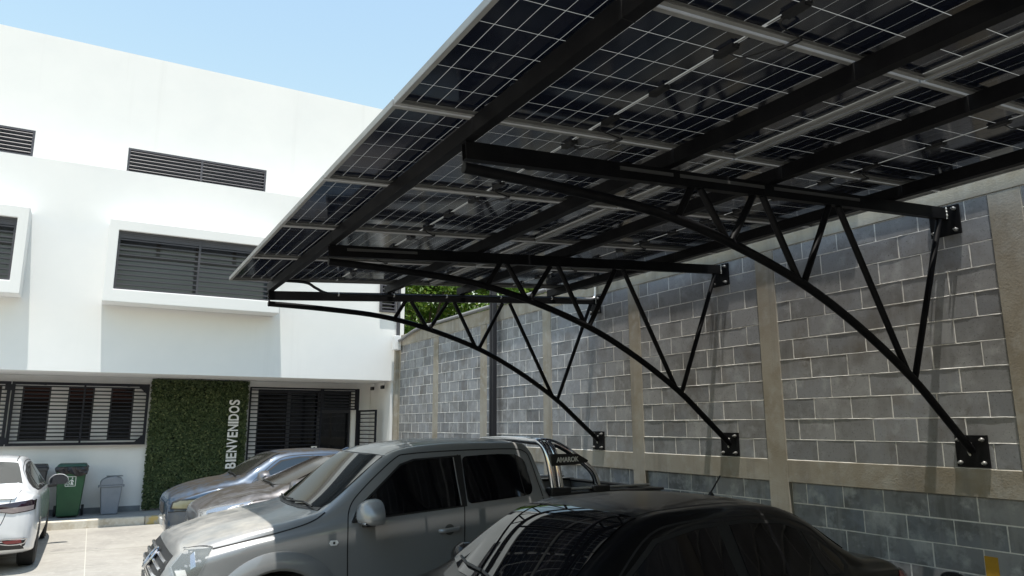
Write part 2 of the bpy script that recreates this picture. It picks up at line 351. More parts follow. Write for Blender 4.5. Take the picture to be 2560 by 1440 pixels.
def louvre(x0, x1, z0, z1, y, n, stiles, depth=0.05):
    t = P(empty('louvre_window', ((x0 + x1) / 2, y, z0))); t.matrix_parent_inverse = Matrix.Translation((-2, -17, 0))
    def K(ob): ob.parent = t; ob.matrix_parent_inverse = Matrix.Translation((-(x0 + x1) / 2, -y, -z0)); return ob
    q = 0.045; fr = MB()
    fr.box(x0, x1, y, y + depth, z0, z0 + q).box(x0, x1, y, y + depth, z1 - q, z1).box(x0, x0 + q, y, y + depth, z0 + q, z1 - q).box(x1 - q, x1, y, y + depth, z0 + q, z1 - q)
    K(fr.build('frame', louvre_m)); K(box('pane', wglass, x0, x1, y + 0.10, y + 0.11, z0, z1))
    for x in stiles: K(box('stile', louvre_m, x - 0.022, x + 0.022, y + 0.002, y + depth - 0.002, z0 + q, z1 - q))
    for i in range(n):
        z = z0 + q + (i + 0.5) * (z1 - z0 - 2 * q) / n
        mb = MB(); mb.bar((x0 + q, y + 0.025, z), (x1 - q, y + 0.025, z), 0.05, 0.012, (0, 0.55, 1)); K(mb.build('slat', louvre_m))
louvre(*WIN_U[0], 16.8, 6, [1.61]); louvre(*WIN_U[1], 16.8, 6, [-3.1])
louvre(5.60, 6.0, 4.52, 5.85, 15.93, 14, [], 0.05)
P(MB().tube([(6.07, 15.96, 3.95), (6.07, 15.96, 6.95)], 0.045, 12).build('downpipe', steel_g, smooth=True))

# recessed ground floor
LY = 17.5
win_g = [(-1.28, -0.79), (-0.49, -0.02), (0.28, 0.72)]
holes = [(a, b, 1.62, 2.70) for a, b in win_g] + [(-2.1, -1.62, 1.62, 2.70)] + [(3.27, 5.50, 0.155, 2.735)]
P(wall_with_holes('ground_floor_wall', plaster_low, -24, 6.03, 0.152, ZS, LY, LY + 0.18, holes))
bbox('side_wall', plaster_low, 5.96, 6.045, FY + 0.05, LY - 0.003, 0.152, ZS - 0.002)
bbox('skirting', base_paint, -24, 1.02, LY - 0.012, LY - 0.001, 0.152, 0.26)
for a, b in win_g + [(-2.1, -1.62)]:
    f = empty('window', ((a + b) / 2, LY, 1.62)); P(f); f.matrix_parent_inverse = Matrix.Translation((-2, -17, 0))
    def K(ob): ob.parent = f; ob.matrix_parent_inverse = Matrix.Translation((-(a + b) / 2, -LY, -1.62)); return ob
    mb = MB(); q = 0.03
    mb.box(a, b, LY + 0.04, LY + 0.09, 1.62, 1.62 + q).box(a, b, LY + 0.04, LY + 0.09, 2.7 - q, 2.7).box(a, a + q, LY + 0.04, LY + 0.09, 1.62 + q, 2.7 - q).box(b - q, b, LY + 0.04, LY + 0.09, 1.62 + q, 2.7 - q)
    K(mb.build('frame', frame_w)); K(box('pane', wglass, a + q, b - q, LY + 0.06, LY + 0.07, 1.62 + q, 2.7 - q))
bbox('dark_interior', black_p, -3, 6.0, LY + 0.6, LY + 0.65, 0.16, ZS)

def grille(name, x0, x1, z0, z1, y, n, stiles, gussets, label, bars_x=None, fw_=0.055):
    t = empty(name, ((x0 + x1) / 2, y, z0), label=label, cat='grille')
    def K(ob): ob.parent = t; ob.matrix_parent_inverse = Matrix.Translation((-(x0 + x1) / 2, -y, -z0)); return ob
    q = fw_; fr = MB()
    fr.box(x0, x1, y, y + 0.05, z0, z0 + q).box(x0, x1, y, y + 0.05, z1 - q, z1).box(x0, x0 + q, y, y + 0.05, z0 + q, z1 - q).box(x1 - q, x1, y, y + 0.05, z0 + q, z1 - q)
    K(fr.build('frame', grille_m))
    for x in stiles: K(box('stile', grille_m, x - 0.018, x + 0.018, y + 0.004, y + 0.046, z0 + q, z1 - q))
    for i in range(n):
        z = z0 + q + (i + 0.6) * (z1 - z0 - 2 * q) / n
        K(box('bar', grille_m, x0 + q, x1 - q, y + 0.010, y + 0.035, z - 0.0125, z + 0.0125))
    for gx, gz, sx, sz in gussets:
        mb = MB().prism([(gx, y - 0.004, gz), (gx + sx * 0.15, y - 0.004, gz), (gx, y - 0.004, gz + sz * 0.15)], (0, 0.008, 0)); K(mb.build('gusset', grille_m))
    for o in t.children:
        pass
    return t, K
gz0, gz1 = 1.515, 2.775
grille('window_grille', -1.45, 0.995, gz0, gz1, 17.34, 15, [-0.20], [(0.94, gz1 - 0.055, -1, -1), (0.94, gz0 + 0.055, -1, 1)], 'dark steel bar grille over the three ground floor windows')
t2, K2 = grille('window_grille', -4.4, -1.47, gz0, gz1, 17.34, 15, [-2.9], [], 'dark steel bar grille running on behind the white sedan')
K2(box('hinge_plate', grille_m, -1.56, -1.42, 17.325, 17.338, 2.60, 2.72)); K2(box('hinge_plate', grille_m, -1.56, -1.42, 17.325, 17.338, 1.55, 1.68))
for x in (-4.0, -2.2, -0.9, 0.6):
    bbox('grille_standoff', grille_m, x - 0.02, x + 0.02, 17.392, LY - 0.001, 2.72, 2.76)
# entrance: glazing, fixed grille over it, door leaf standing open
gl = empty('entrance_glazing', (4.4, LY, 0.155)); P(gl); gl.matrix_parent_inverse = Matrix.Translation((-2, -17, 0))
def KG(ob): ob.parent = gl; ob.matrix_parent_inverse = Matrix.Translation((-4.4, -LY, -0.155)); return ob
for a, b in ((3.27, 4.0), (4.0, 4.72), (4.72, 5.5)):
    mb = MB(); q = 0.04
    mb.box(a, b, LY + 0.08, LY + 0.13, 0.155, 0.23).box(a, b, LY + 0.08, LY + 0.13, 2.66, 2.735).box(a, a + q, LY + 0.08, LY + 0.13, 0.23, 2.66).box(b - q, b, LY + 0.08, LY + 0.13, 0.23, 2.66)
    if a > 4.5: mb.box(a + q, b - q, LY + 0.08, LY + 0.13, 2.2, 2.27)
    KG(mb.build('frame', frame_w)); KG(box('pane', wglass, a + q, b - q, LY + 0.10, LY + 0.108, 0.23, 2.66))
eg, KE = grille('entrance_grille', 3.06, 4.72, 0.20, 2.775, 17.34, 28, [], [], 'tall dark bar grille beside the entrance door', fw_=0.035)
tg, KT = grille('transom_grille', 4.725, 5.57, 2.27, 2.775, 17.34, 6, [], [], 'short dark bar grille above the entrance door', fw_=0.035)
post = box('gate_post', grille_m, 5.575, 5.63, 17.33, 17.39, 0.151, 2.78, label='slim dark post carrying the open entrance gate', cat='post')
# open leaf
lf = empty('gate_leaf', (5.64, 17.33, 0.19), (0, 0, math.atan2(-0.87, 0.12)), label='narrow dark barred gate leaf standing open at the entrance', cat='gate')
mb = MB(); q = 0.04; LW, LH = 0.9, 2.07
mb.box(0, LW, -0.02, 0.02, 0, q).box(0, LW, -0.02, 0.02, LH - q, LH).box(0, q, -0.02, 0.02, q, LH - q).box(LW - q, LW, -0.02, 0.02, q, LH - q); mb.build('frame', grille_m, lf)
for i in range(21): box('bar', grille_m, q, LW - q, -0.01, 0.01, 0.06 + i * 0.095, 0.083 + i * 0.095, lf)
rd = empty('card_reader', (4.56, 17.30, 0.152), label='slim grey card reader post with pale screen at the door', cat='reader')
MB().box(-0.05, 0.05, -0.03, 0.03, 0, 1.16).build('post', steel_g, rd, bevel=0.006); MB().box(-0.062, 0.062, -0.045, 0.01, 1.165, 1.27).build('head', letter_m, rd, bevel=0.006)
MB().box(-0.02, 0.02, -0.05, -0.0455, 1.195, 1.245).build('screen', wglass, rd)
# two small spot cameras under the soffit
for x, y, l in ((5.88, 17.04, 'small dark camera on a bent arm under the soffit, above the open gate'), (5.88, 16.32, 'small dark camera under the soffit beside the block wall')):
    c = empty('security_camera', (x, y, ZS), label=l, cat='camera')
    MB().tube(cr([(0.05, 0.05, 0), (0.04, 0.02, -0.07), (-0.02, -0.02, -0.10)], 4), 0.008, 8).build('arm', galv, c, smooth=True)
    MB().box(-0.075, -0.005, -0.10, 0.02, -0.18, -0.10).build('housing', jb_m, c, bevel=0.01); MB().lathe([(0.022, 0), (0.022, 0.008)], (-0.04, -0.109, -0.14), 'Y', 12).build('lens', wglass, c)

# hedge panel and its letters
HX0, HX1, HY = 1.055, 3.02, 17.43
hg = empty('hedge_panel', ((HX0 + HX1) / 2, HY, 0.2), label='panel of artificial green leaves beside the entrance', cat='green wall')
hk = Matrix.Translation((-(HX0 + HX1) / 2, -HY, -0.2))
o = box('backing', mat('hedge_back', (0.012, 0.022, 0.01), 0.9), HX0, HX1, HY, HY + 0.03, 0.2, ZS - 0.02); o.parent = hg; o.matrix_parent_inverse = hk
def leaves(n, pos, nrm, size, aspect=0.6):
    """quads folded along the mid rib: one island per leaf"""
    d = rng.normal(size=(n, 3)); d /= np.linalg.norm(d, axis=1, keepdims=True)
    nr = nrm + 0.75 * d; nr /= np.linalg.norm(nr, axis=1, keepdims=True)
    t = np.cross(nr, rng.normal(size=(n, 3))); t /= np.linalg.norm(t, axis=1, keepdims=True); b = np.cross(nr, t)
    s = size * (0.6 + 0.8 * rng.random((n, 1)))
    v = np.stack([pos - t * s, pos - b * s * aspect * 0.8 + nr * s * 0.25, pos + t * s, pos + b * s * aspect * 0.8 + nr * s * 0.25], 1)
    V = v.reshape(-1, 3); i = np.arange(n) * 4
    F = np.concatenate([np.stack([i, i + 1, i + 2], 1), np.stack([i, i + 2, i + 3], 1)])
    return V, F
def leaf_obj(name, V, F, m, parent=None, inv=None):
    me = bpy.data.meshes.new(name); me.from_pydata(V.tolist(), [], F.tolist()); me.materials.append(m)
    o = link(name, me, parent)
    if inv is not None: o.matrix_parent_inverse = inv
    return o
n = 17000
px = rng.uniform(HX0 - 0.02, HX1 + 0.02, n); pz = rng.uniform(0.18, ZS - 0.03, n); py = HY - 0.005 - 0.10 * rng.random(n) ** 1.2 * (0.6 + 0.5 * np.sin(px * 9) * np.sin(pz * 8 + 1))
V, F = leaves(n, np.stack([px, py, pz], 1), np.array([0, -1.0, 0.35]), 0.030)
tag(leaf_obj('foliage', V, F, hedge_m, hg, hk), kind='stuff')
sg = empty('welcome_lettering', (2.72, HY - 0.10, 1.0), label='white upright letters BIENVENIDOS reading upward on the leaf panel', cat='sign')
word = 'BIENVENIDOS'; adv = {'B': 0.142, 'I': 0.062, 'E': 0.128, 'N': 0.155, 'V': 0.150, 'D': 0.155, 'O': 0.168, 'S': 0.128}
tot = sum(adv[c] for c in word); k = 1.53 / tot; zz = 0.965
for ch in word:
    cu = bpy.data.curves.new('letter', 'FONT'); cu.body = ch; cu.size = 0.30; cu.extrude = 0.012; cu.offset = 0.007
    tmp = bpy.data.objects.new('tmp', cu); C.objects.link(tmp); dg = bpy.context.evaluated_depsgraph_get(); dg.update()
    me = bpy.data.meshes.new_from_object(tmp.evaluated_get(dg)); me.name = 'letter'; bpy.data.objects.remove(tmp); bpy.data.curves.remove(cu)
    xs_ = [v.co.x for v in me.vertices]; xm = min(xs_); wl = max(xs_) - xm; sc_ = (adv[ch] * k - 0.022) / wl
    for v in me.vertices:
        a, b_, c_ = (v.co.x - xm) * sc_, v.co.y, v.co.z
        v.co = (-b_ , -c_, a)                        # turned to read from the bottom up
    me.materials.clear(); me.materials.append(letter_m)
    o = link('letter', me, sg); o.location = (0.12, 0.0, zz - 1.0); zz += adv[ch] * k

# ---------------------------------------------------------------- block wall
bw = empty('block_wall', (WX, 6, 0), label='grey concrete block boundary wall with concrete piers and beams', cat='wall')
wk = Matrix.Translation((-WX, -6, 0))
def PW(o): o.parent = bw; o.matrix_parent_inverse = wk; return o
bays = [(13.922, 15.826), (11.772, 13.677), (9.62, 11.53), (7.468, 9.382), (5.291, 7.242), (2.901, 5.052), (0.51, 2.66), (-1.88, 0.27), (-4.27, -2.12)]
Z0, ZB, ZT, ZC = 1.548, 1.331, 3.721, 3.975
RU, RL = 0.009, 0.050                                # set-back of the upper and the lower blocks
PW(box('mortar', mortar_m, WX + RU + 0.004, WX + 0.15, -4.5, 16.0, Z0 - 0.02, ZT + 0.02)); PW(box('mortar', mortar_m, WX + RL + 0.002, WX + 0.15, -4.5, 16.0, 0, ZB + 0.02))
ye = [16.0] + [v for b in bays for v in (b[1], b[0])] + [-4.5]
for i in range(0, len(ye), 2):
    PW(box('pier', conc, WX, WX + 0.16, ye[i + 1], ye[i], 0, ZC - 0.26, bevel=0.004))
    if i + 2 < len(ye): PW(box('beam', conc, WX + 0.0025, WX + 0.16, ye[i + 2] + 0.001, ye[i + 1] - 0.001, ZB, Z0, bevel=0.004))
PW(box('cap_beam', conc, WX - 0.002, WX + 0.162, -4.5, 16.0, ZT + 0.001, ZC, bevel=0.006))
PW(box('pier', conc, 6.0, 6.09, 15.9, 15.995, 0.0, 3.9, bevel=0.004))
BM = {}
def block_mesh(w, h, low):
    k = (round(w, 3), round(h, 3), low)
    if k not in BM:
        c = 0.004 if not low else 0.0025; d = 0.03; w, h = k[0], k[1]
        ring = lambda x, i: [(x, i, i), (x, w - i, i), (x, w - i, h - i), (x, i, h - i)]
        v = ring(0, c) + ring(c * 0.8, 0) + ring(d, 0); f = [(3, 2, 1, 0)]
        for a in (0, 4):
            for i in range(4): f.append((a + i, a + (i + 1) % 4, a + 4 + (i + 1) % 4, a + 4 + i))
        me = bpy.data.meshes.new('block'); me.from_pydata(v, [], f)
        bm = bmesh.new(); bm.from_mesh(me); bmesh.ops.recalc_face_normals(bm, faces=bm.faces); bm.to_mesh(me); bm.free()
        if me.polygons[0].normal.x > 0: me.flip_normals()
        me.materials.append(block_l if low else block_m); BM[k] = me
    return BM[k]
def rows():
    for bi, (ya, yb) in enumerate(bays):
        for low, z_start, count in ((False, Z0, 11), (True, ZB, 7)):
            for r in range(count):
                if low: z1 = z_start - 0.2 * r; z0 = max(z1 - 0.2, 0.0)
                else: z0 = z_start + 0.2 * r; z1 = min(z0 + 0.2, ZT)
                first = 0.17 if (r + (bi % 2 == 0) + low) % 2 else 0.365
                y = yb; l = first
                while y > ya + 1e-4:
                    y2 = max(y - l, ya)
                    if y2 - ya < 0.05: y2 = ya
                    yield low, y2, y, z0, z1
                    y = y2; l = 0.4
blocks = []
M3 = cam.matrix_world.inverted()
for low, ya, yb, z0, z1 in rows():
    c = M3 @ Vector((WX, (ya + yb) / 2, (z0 + z1) / 2)); area = -1
    if c.z < -0.1:
        u, v = c.x / -c.z * 1793 / 1280, c.y / -c.z * 1793 / 720
        if abs(u) < 1.08 and abs(v) < 1.02 and not (low and (yb > 9.5 or z1 < 0.55)): area = (yb - ya) * (z1 - z0) / (c.z * c.z) * abs(c.normalized().x)
    blocks.append((area, low, ya, yb, z0, z1))
blocks.sort(key=lambda b: -b[0])
mass = {False: MB(), True: MB()}
for i, (area, low, ya, yb, z0, z1) in enumerate(blocks):
    w_, h_ = yb - ya - 0.0095, z1 - z0 - 0.0095
    me = block_mesh(w_, h_, low); x = WX + (RL if low else RU) + random.uniform(-0.0012, 0.0012)
    loc = (x, ya + 0.0055 + random.uniform(-0.002, 0.002), z0 + 0.0055 + random.uniform(-0.0015, 0.0015))
    if area > 0 and i < 295:
        o = link('block', me, bw); o.matrix_parent_inverse = wk; o.location = loc; o.rotation_euler = (random.uniform(-0.004, 0.004), 0, random.uniform(-0.002, 0.002))
    else:
        mass[low].add([(p.co.x + loc[0], p.co.y + loc[1], p.co.z + loc[2]) for p in me.vertices], [tuple(q.vertices) for q in me.polygons])
# mortar squeezed out of the bed joints in uneven beads that catch the light
for bi, (ya, yb) in enumerate(bays[:7]):
    mb = MB()
    def bead(p0, p1, up):                            # ragged triangular ridge from p0 to p1 on the block face
        L = math.hypot(p1[0] - p0[0], p1[1] - p0[1]); n = max(2, int(L / 0.035)); V = []
        amp = random.uniform(0.5, 1.2)
        for k in range(n + 1):
            t = k / n; y, z = p0[0] + (p1[0] - p0[0]) * t, p0[1] + (p1[1] - p0[1]) * t
            amp = min(1.6, max(0.0, amp + random.uniform(-0.45, 0.45))); p = 0.0019 * amp; h = random.uniform(0.0035, 0.0065); d = random.uniform(-0.0015, 0.0015)
            x = WX + RU + 0.0045
            if up: V += [(x, y, z + d + h), (WX + RU - p, y, z + d + 0.0012), (WX + RU - p * 0.7, y, z + d - 0.0025), (x, y, z + d - h)]
            else: V += [(x, y + d + h, z), (WX + RU - p * 0.6, y + d + 0.002, z), (WX + RU - p * 0.6, y + d - 0.002, z), (x, y + d - h, z)]
        mb.add(V, [(4 * k + i, 4 * k + i + 1, 4 * k + i + 5, 4 * k + i + 4) for k in range(n) for i in range(3)])
    for r in range(0, 11): bead((ya, Z0 + 0.2 * r), (yb, Z0 + 0.2 * r), True)
    for area, low, y0, y1, z0, z1 in blocks:
        if not low and y0 >= ya - 1e-3 and y1 <= yb + 1e-3 and y0 > ya + 0.02: bead((y0, z0 + 0.004), (y0, z1 - 0.004), False)
    PW(mb.build('mortar_bead', mortar_m, kind='stuff'))
for low in (False, True):
    PW(mass[low].build('block_mass', block_ls if low else block_s, kind='stuff'))
ym = PW(box('painted_mark', yellow_m, WX + RL - 0.003, WX + RL + 0.01, 3.18, 3.28, 0.05, 0.885))
# things on and behind the wall
def thing(mb, name, m, label, cat, **k): return mb.build(name, m, None, label=label, cat=cat, **k)
thing(MB().tube(cr([(5.99, 15.9, 3.83), (6.02, 15.6, 3.85), (6.05, 14.9, 3.98), (6.07, 14.0, 4.01), (6.075, 10, 4.015), (6.075, 4, 4.015)], 6), 0.035, 10), 'conduit', conduit_m, 'grey plastic conduit running along the top of the block wall', 'conduit', smooth=True)
for y in (14.2, 12.6, 11.0, 9.4, 7.8): PW(MB().lathe([(0.042, 0), (0.042, 0.03)], (6.075, y, 4.015), 'Y', 12).build('clip', galv))
box('junction_cabinet', plaster_low, 5.90, 6.06, 15.72, 15.9, 3.62, 3.95, bevel=0.01, label='small white junction box at the wall end by the conduit', cat='box')
post_m = mat('dark_post', (0.016, 0.016, 0.020), 0.45)
pt = empty('steel_post', (5.98, 11.05, 0), label='tall dark grey steel box post standing against the block wall', cat='post')
MB().box(-0.04, 0.04, -0.05, 0.05, 0, 6.2).build('shaft', post_m, pt, bevel=0.006); MB().box(-0.15, 0.11, -0.15, 0.15, 0, 0.02).build('base_plate', post_m, pt)
MB().box(-0.05, -0.041, 0.02, 0.065, 0.02, 6.2).build('flange', post_m, pt)
# ---------------------------------------------------------------- carport: trusses, purlins, panels
SL = 0.07; H0 = CAM_H
def chord_z(x, off): return H0 + off + SL * x        # height of a line that climbs with the roof slope
TR = [(8.19, 'black arched steel truss with conduit clipped along it, nearest the white building'), (5.79, 'black arched steel truss reaching over the silver pickup'),
      (3.245, 'black arched steel truss reaching over the black sedan')]
ARCH = [(1.575, 1.335), (2.2, 1.325), (2.9, 1.287), (3.5, 1.175), (4.2, 0.965), (4.8, 0.69), (5.37, 0.35), (5.75, 0.055), (6.075, -0.205)]
WEBS = [((3.20, 1.50), (3.055, 1.262)), ((3.275, 1.50), (3.49, 1.185)), ((3.765, 1.53), (3.525, 1.175)), ((3.86, 1.54), (4.165, 0.985)), ((4.565, 1.58), (4.215, 0.96)), ((4.675, 1.59), (5.33, 0.385)), ((6.0, 1.68), (5.41, 0.325))]
for i, (y, lab) in enumerate(TR):
    t = empty('roof_truss', (WX, y, 0), label=lab or 'black arched steel truss beyond the black sedan', cat='truss', group=None if lab else 'trusses behind the camera')
    def K(ob): ob.parent = t; ob.matrix_parent_inverse = Matrix.Translation((-WX, -y, 0)); return ob
    K(MB().rtube((1.575, y, chord_z(1.575, 1.317)), (WX - 0.012, y, chord_z(WX - 0.012, 1.317)), 0.05, 0.098).build('top_chord', steel_b))
    K(MB().tube(cr([(a, y, H0 + b) for a, b in ARCH], 5), 0.031, 14).build('bottom_chord', steel_b, smooth=True))
    K(MB().lathe([(0.026, 0), (0.026, 0.004)], (1.573, y, H0 + 1.335), 'X', 14).build('tube_mouth', gap_m))
    for (a, b), (c, d) in WEBS: K(MB().tube([(a, y, H0 + b), (c, y, H0 + d)], 0.024, 12).build('web', steel_b, smooth=True))
    for z, off in ((H0 + 1.675, 0.0), (H0 - 0.215, 0.0)):
        pl = K(MB().box(WX - 0.014, WX + 0.004, y - 0.125, y + 0.125, z - 0.125, z + 0.125).build('wall_plate', steel_b, bevel=0.003))
        for a in (-1, 1):
            for b in (-1, 1):
                mb = MB().lathe([(0.016, 0), (0.016, 0.018), (0.012, 0.022), (0.008, 0.024), (0.008, 0.045)][::-1], (0, 0, 0), 'X', 8)
                mb.v = [(WX - 0.014 - h, y + a * 0.09 + p, z + b * 0.09 + q) for h, p, q in mb.v]
                o = mb.build('bolt', bolt_m); o.parent = pl
        pts = [(WX - 0.017, y + 0.026 * math.cos(s), (z + 0.01 if z < 2.5 else chord_z(WX, 1.317)) + 0.05 * math.sin(s)) for s in np.linspace(-1.2, 1.9, 9)]
        if z > 2.5: pts = [(WX - 0.017, y - 0.028, chord_z(WX, 1.317) + 0.05 - s * 0.1) for s in np.linspace(0, 1, 8)]
        o = MB().tube([Vector(p) + Vector((0, random.uniform(-0.003, 0.003), random.uniform(-0.003, 0.003))) for p in pts], [0.006 + 0.003 * (k % 2) for k in range(len(pts))], 6).build('weld', weld_m); o.parent = pl
    strips = {0: [], 1: [(1.72, 2.35)], 2: [(2.6, 3.02), (3.08, 3.85), (3.95, 4.9)]}.get(i, [])
    for a, b in strips:
        K(MB().bar((a, y - 0.029, chord_z(a, 1.317 + 0.012)), (b, y - 0.029, chord_z(b, 1.317 + 0.012)), 0.006, 0.022).build('light_strip', mat('strip_diffuser', (0.07, 0.07, 0.068), 0.5)))
# conduit clipped to the far truss
cnd = empty('truss_conduit', (6.0, 8.12, H0 + 1.7), label='thin conduit with pale clips hung along the far truss', cat='conduit')
ck = Matrix.Translation((-6.0, -8.12, -H0 - 1.7))
def KC(o): o.parent = cnd; o.matrix_parent_inverse = ck; return o
y = 8.135
KC(MB().tube(cr([(1.72, 8.05, chord_z(1.72, 1.463)), (1.95, 8.06, chord_z(1.95, 1.45)), (2.08, 8.12, chord_z(2.08, 1.40)), (2.22, y, chord_z(2.22, 1.345)), (2.5, y, chord_z(2.5, 1.335)), (4, y, chord_z(4, 1.335)), (5.9, y, chord_z(5.9, 1.335))], 7), 0.016, 10).build('pipe', cable_m, smooth=True))
KC(MB().tube(cr([(5.72, y, chord_z(5.72, 1.335)), (5.95, y, chord_z(5.95, 1.335)), (6.03, y, chord_z(6.0, 1.355)), (6.05, y, chord_z(6.0, 1.43)), (6.05, y, chord_z(6.0, 1.60))], 6), 0.019, 10).build('elbow', galv, smooth=True))
for x in (2.34, 3.02, 3.72, 4.5, 5.3): KC(MB().lathe([(0.021, 0), (0.021, 0.014)], (x, y, chord_z(x, 1.335)), 'X', 10).build('clip', letter_m))
# purlins along the roof
PX = [(1.568, 'outermost'), (2.950, 'second'), (3.930, 'third'), (5.316, 'innermost')]
PL = {'outermost': 'black steel purlin under the free outer edge of the solar roof', 'second': 'black steel purlin under the outer panels near the middle of the roof',
      'third': 'black steel purlin under the inner panels just past the middle joint', 'innermost': 'black steel purlin under the roof edge beside the block wall'}
for x, k in PX:
    p = empty('purlin', (x, 2, chord_z(x, 1.42)), label=PL[k], cat='purlin')
    xc = x + 0.03; z = chord_z(xc, 1.417)
    o = MB().rtube((xc, -4.4, z), (xc, 8.27, z), 0.06, 0.092, 0.004).build('tube', steel_b if k != 'outermost' else steel_b, p); o.matrix_parent_inverse = Matrix.Translation((-x, -2, -chord_z(x, 1.42)))
    for yy in (3.13, 1.9, 5.7):
        o = MB().box(xc - 0.0315, xc + 0.0315, yy - 0.0015, yy + 0.0015, z - 0.0475, z + 0.046).build('weld_seam', gap_m, p); o.matrix_parent_inverse = Matrix.Translation((-x, -2, -chord_z(x, 1.42)))
# solar panels
PITCH = 1.245; Y_A = 3.14
rowsY = [Y_A + PITCH * (k + 0.5) for k in range(-6, 4)]
colsX = [(1.135, 3.492), (3.506, 5.862)]
LEN, WID, FH = 2.357, PITCH - 0.020, 0.035
def frame_mesh():
    mb = MB(); a, b = LEN / 2, WID / 2; lip = 0.024
    for s in (-1, 1):
        mb.box(-a, a, s * b if s < 0 else b - 0.004, -b + 0.004 if s < 0 else b, 0, FH)             # long side wall
        mb.box(-a, a, -b if s < 0 else b - lip, -b + lip if s < 0 else b, -0.0015, 0.0015)          # long lower lip
        mb.box(-a if s < 0 else a - 0.004, -a + 0.004 if s < 0 else a, -b + 0.004, b - 0.004, 0, FH - 0.001)
        mb.box(-a if s < 0 else a - lip, -a + lip if s < 0 else a, -b + lip, b - lip, -0.0016, 0.0014)
        mb.box(-a + 0.004, a - 0.004, -b + 0.004 if s < 0 else b - 0.012, -b + 0.012 if s < 0 else b - 0.004, 0.022, 0.026)
    return mb.mesh('frame', alu)
FM = frame_mesh()
LM = MB().box(-LEN / 2 + 0.004, LEN / 2 - 0.004, -WID / 2 + 0.004, WID / 2 - 0.004, 0.0305, 0.0315).mesh('laminate', lam_m)
CX, CY = 0.1050, 0.2025
CM = MB().box(-CX / 2 + 0.0019, CX / 2 - 0.0019, -CY / 2 + 0.0026, CY / 2 - 0.0026, -0.0006, 0.0006).mesh('cell', cell_m)
cells = [(s * (0.011 + CX * (i + 0.5)), (j - 2.5) * CY) for s in (-1, 1) for i in range(11) for j in range(6)]
mb = MB()
for x, y in cells: mb.box(x - CX / 2 + 0.0019, x + CX / 2 - 0.0019, y - CY / 2 + 0.0026, y + CY / 2 - 0.0026, 0.0284, 0.0296)
CMASS = mb.mesh('cell_sheet', cell_m)
JM = MB().box(-0.022, 0.022, -0.055, 0.055, 0.008, 0.028)
JM.box(-0.012, 0.012, -0.068, -0.055, 0.012, 0.024).box(-0.012, 0.012, 0.055, 0.068, 0.012, 0.024); JM = JM.mesh('junction_box', jb_m)
SM = MB().box(-0.004, 0.004, -WID / 2 + 0.03, WID / 2 - 0.03, 0.026, 0.0282).mesh('busbar', mat('busbar', (0.26, 0.25, 0.225), 0.45, metal=0.4))
for r, yc in enumerate(rowsY):
    for c, (xa, xb) in enumerate(colsX):
        xc = (xa + xb) / 2
        inview = yc > 0.5
        lab = ('bifacial solar panel in the outer row of the carport roof', 'bifacial solar panel in the roof row beside the block wall')[c]
        t = empty('solar_panel', (xc, yc, chord_z(xc, 1.4645)), (0, -math.atan(SL), 0), label=lab, cat='solar panel', group=('solar panels of the outer row', 'solar panels of the inner row')[c])
        link('frame', FM, t); link('laminate', LM, t); link('busbar', SM, t)
        if 0.5 < yc < 6.3:
            for x, y in cells: link('cell', CM, t).location = (x, y, 0.029)
        else: tag(link('cell_sheet', CMASS, t), kind='stuff')
        for j, yy in enumerate((-0.42, 0.0, 0.42)):
            o = link('junction_box', JM, t); o.location = (random.uniform(-0.006, 0.006), yy + random.uniform(-0.02, 0.02), 0)
        if inview:
            s = 1; y0 = 0.49; y1 = WID / 2 + 0.20
            sag = random.uniform(0.02, 0.05); dx = random.uniform(0.09, 0.18)
            pts = [(0, y0, 0.018), (0.03, y0 + 0.05, 0.006), (dx, y0 + 0.06, -0.02), (dx + 0.02, WID / 2, -0.012), (dx - 0.02, WID / 2 + 0.08, -0.005), (0.06, y1 - 0.03, -sag * 0.4), (0.0, y1, 0.016)]
            if r < len(rowsY) - 1:
                MB().tube(cr(pts, 6), 0.0042, 6).build('cable', cable_m, t, smooth='all')
                MB().tube([(dx + 0.012, WID / 2 - 0.06, -0.017), (dx + 0.012, WID / 2 + 0.06, -0.008)], 0.009, 8).build('connector', jb_m, t, smooth=True)

# ---------------------------------------------------------------- trees behind the wall
def tree(name, x, y, h, crown, n, label, base=3.0, nc=60):
    t = empty(name, (x, y, 0), label=label, cat='tree')
    mb = MB(); top = Vector((0, 0, h * 0.7))
    mb.tube(cr([(0, 0, 0), (0.08, 0.05, h * 0.25), (-0.05, 0.1, h * 0.5), tuple(top)], 4), [0.17 - 0.011 * i for i in range(13)], 9)
    mb.build('trunk', bark_m, t, smooth=True)
    cl = []
    for i in range(nc):
        a = random.uniform(0, 6.28); rr = random.random() ** 0.6; zz = random.uniform(base, h)
        k = math.sin(math.pi * min(max((zz - base + 0.9) / (h - base + 1.2), 0.05), 0.97)) ** 0.5
        cl.append(Vector((crown * rr * k * math.cos(a), crown * rr * k * math.sin(a), zz)))
    for c in cl[:14]:
        s = Vector((0, 0, random.uniform(h * 0.25, h * 0.62)))
        MB().tube(cr([tuple(s), tuple(s.lerp(c, 0.5) + Vector((0, 0, 0.2))), tuple(c)], 3), [0.06, 0.05, 0.042, 0.035, 0.028, 0.02, 0.012], 6).build('limb', bark_m, t, smooth=True)
    C_ = np.array([tuple(c) for c in cl]); w = rng.integers(0, len(cl), n); d = rng.normal(size=(n, 3)); d /= np.linalg.norm(d, axis=1, keepdims=True)
    rad = (0.35 + 0.45 * rng.random(len(cl)))[w][:, None] * rng.random((n, 1)) ** 0.4
    pos = C_[w] + d * rad * np.array([1, 1, 0.75])
    V, F = leaves(n, pos, d * 0.7 + np.array([0, 0, 0.7]), 0.07, 0.6)
    tag(leaf_obj('crown', V, F, tree_m, t), kind='stuff')
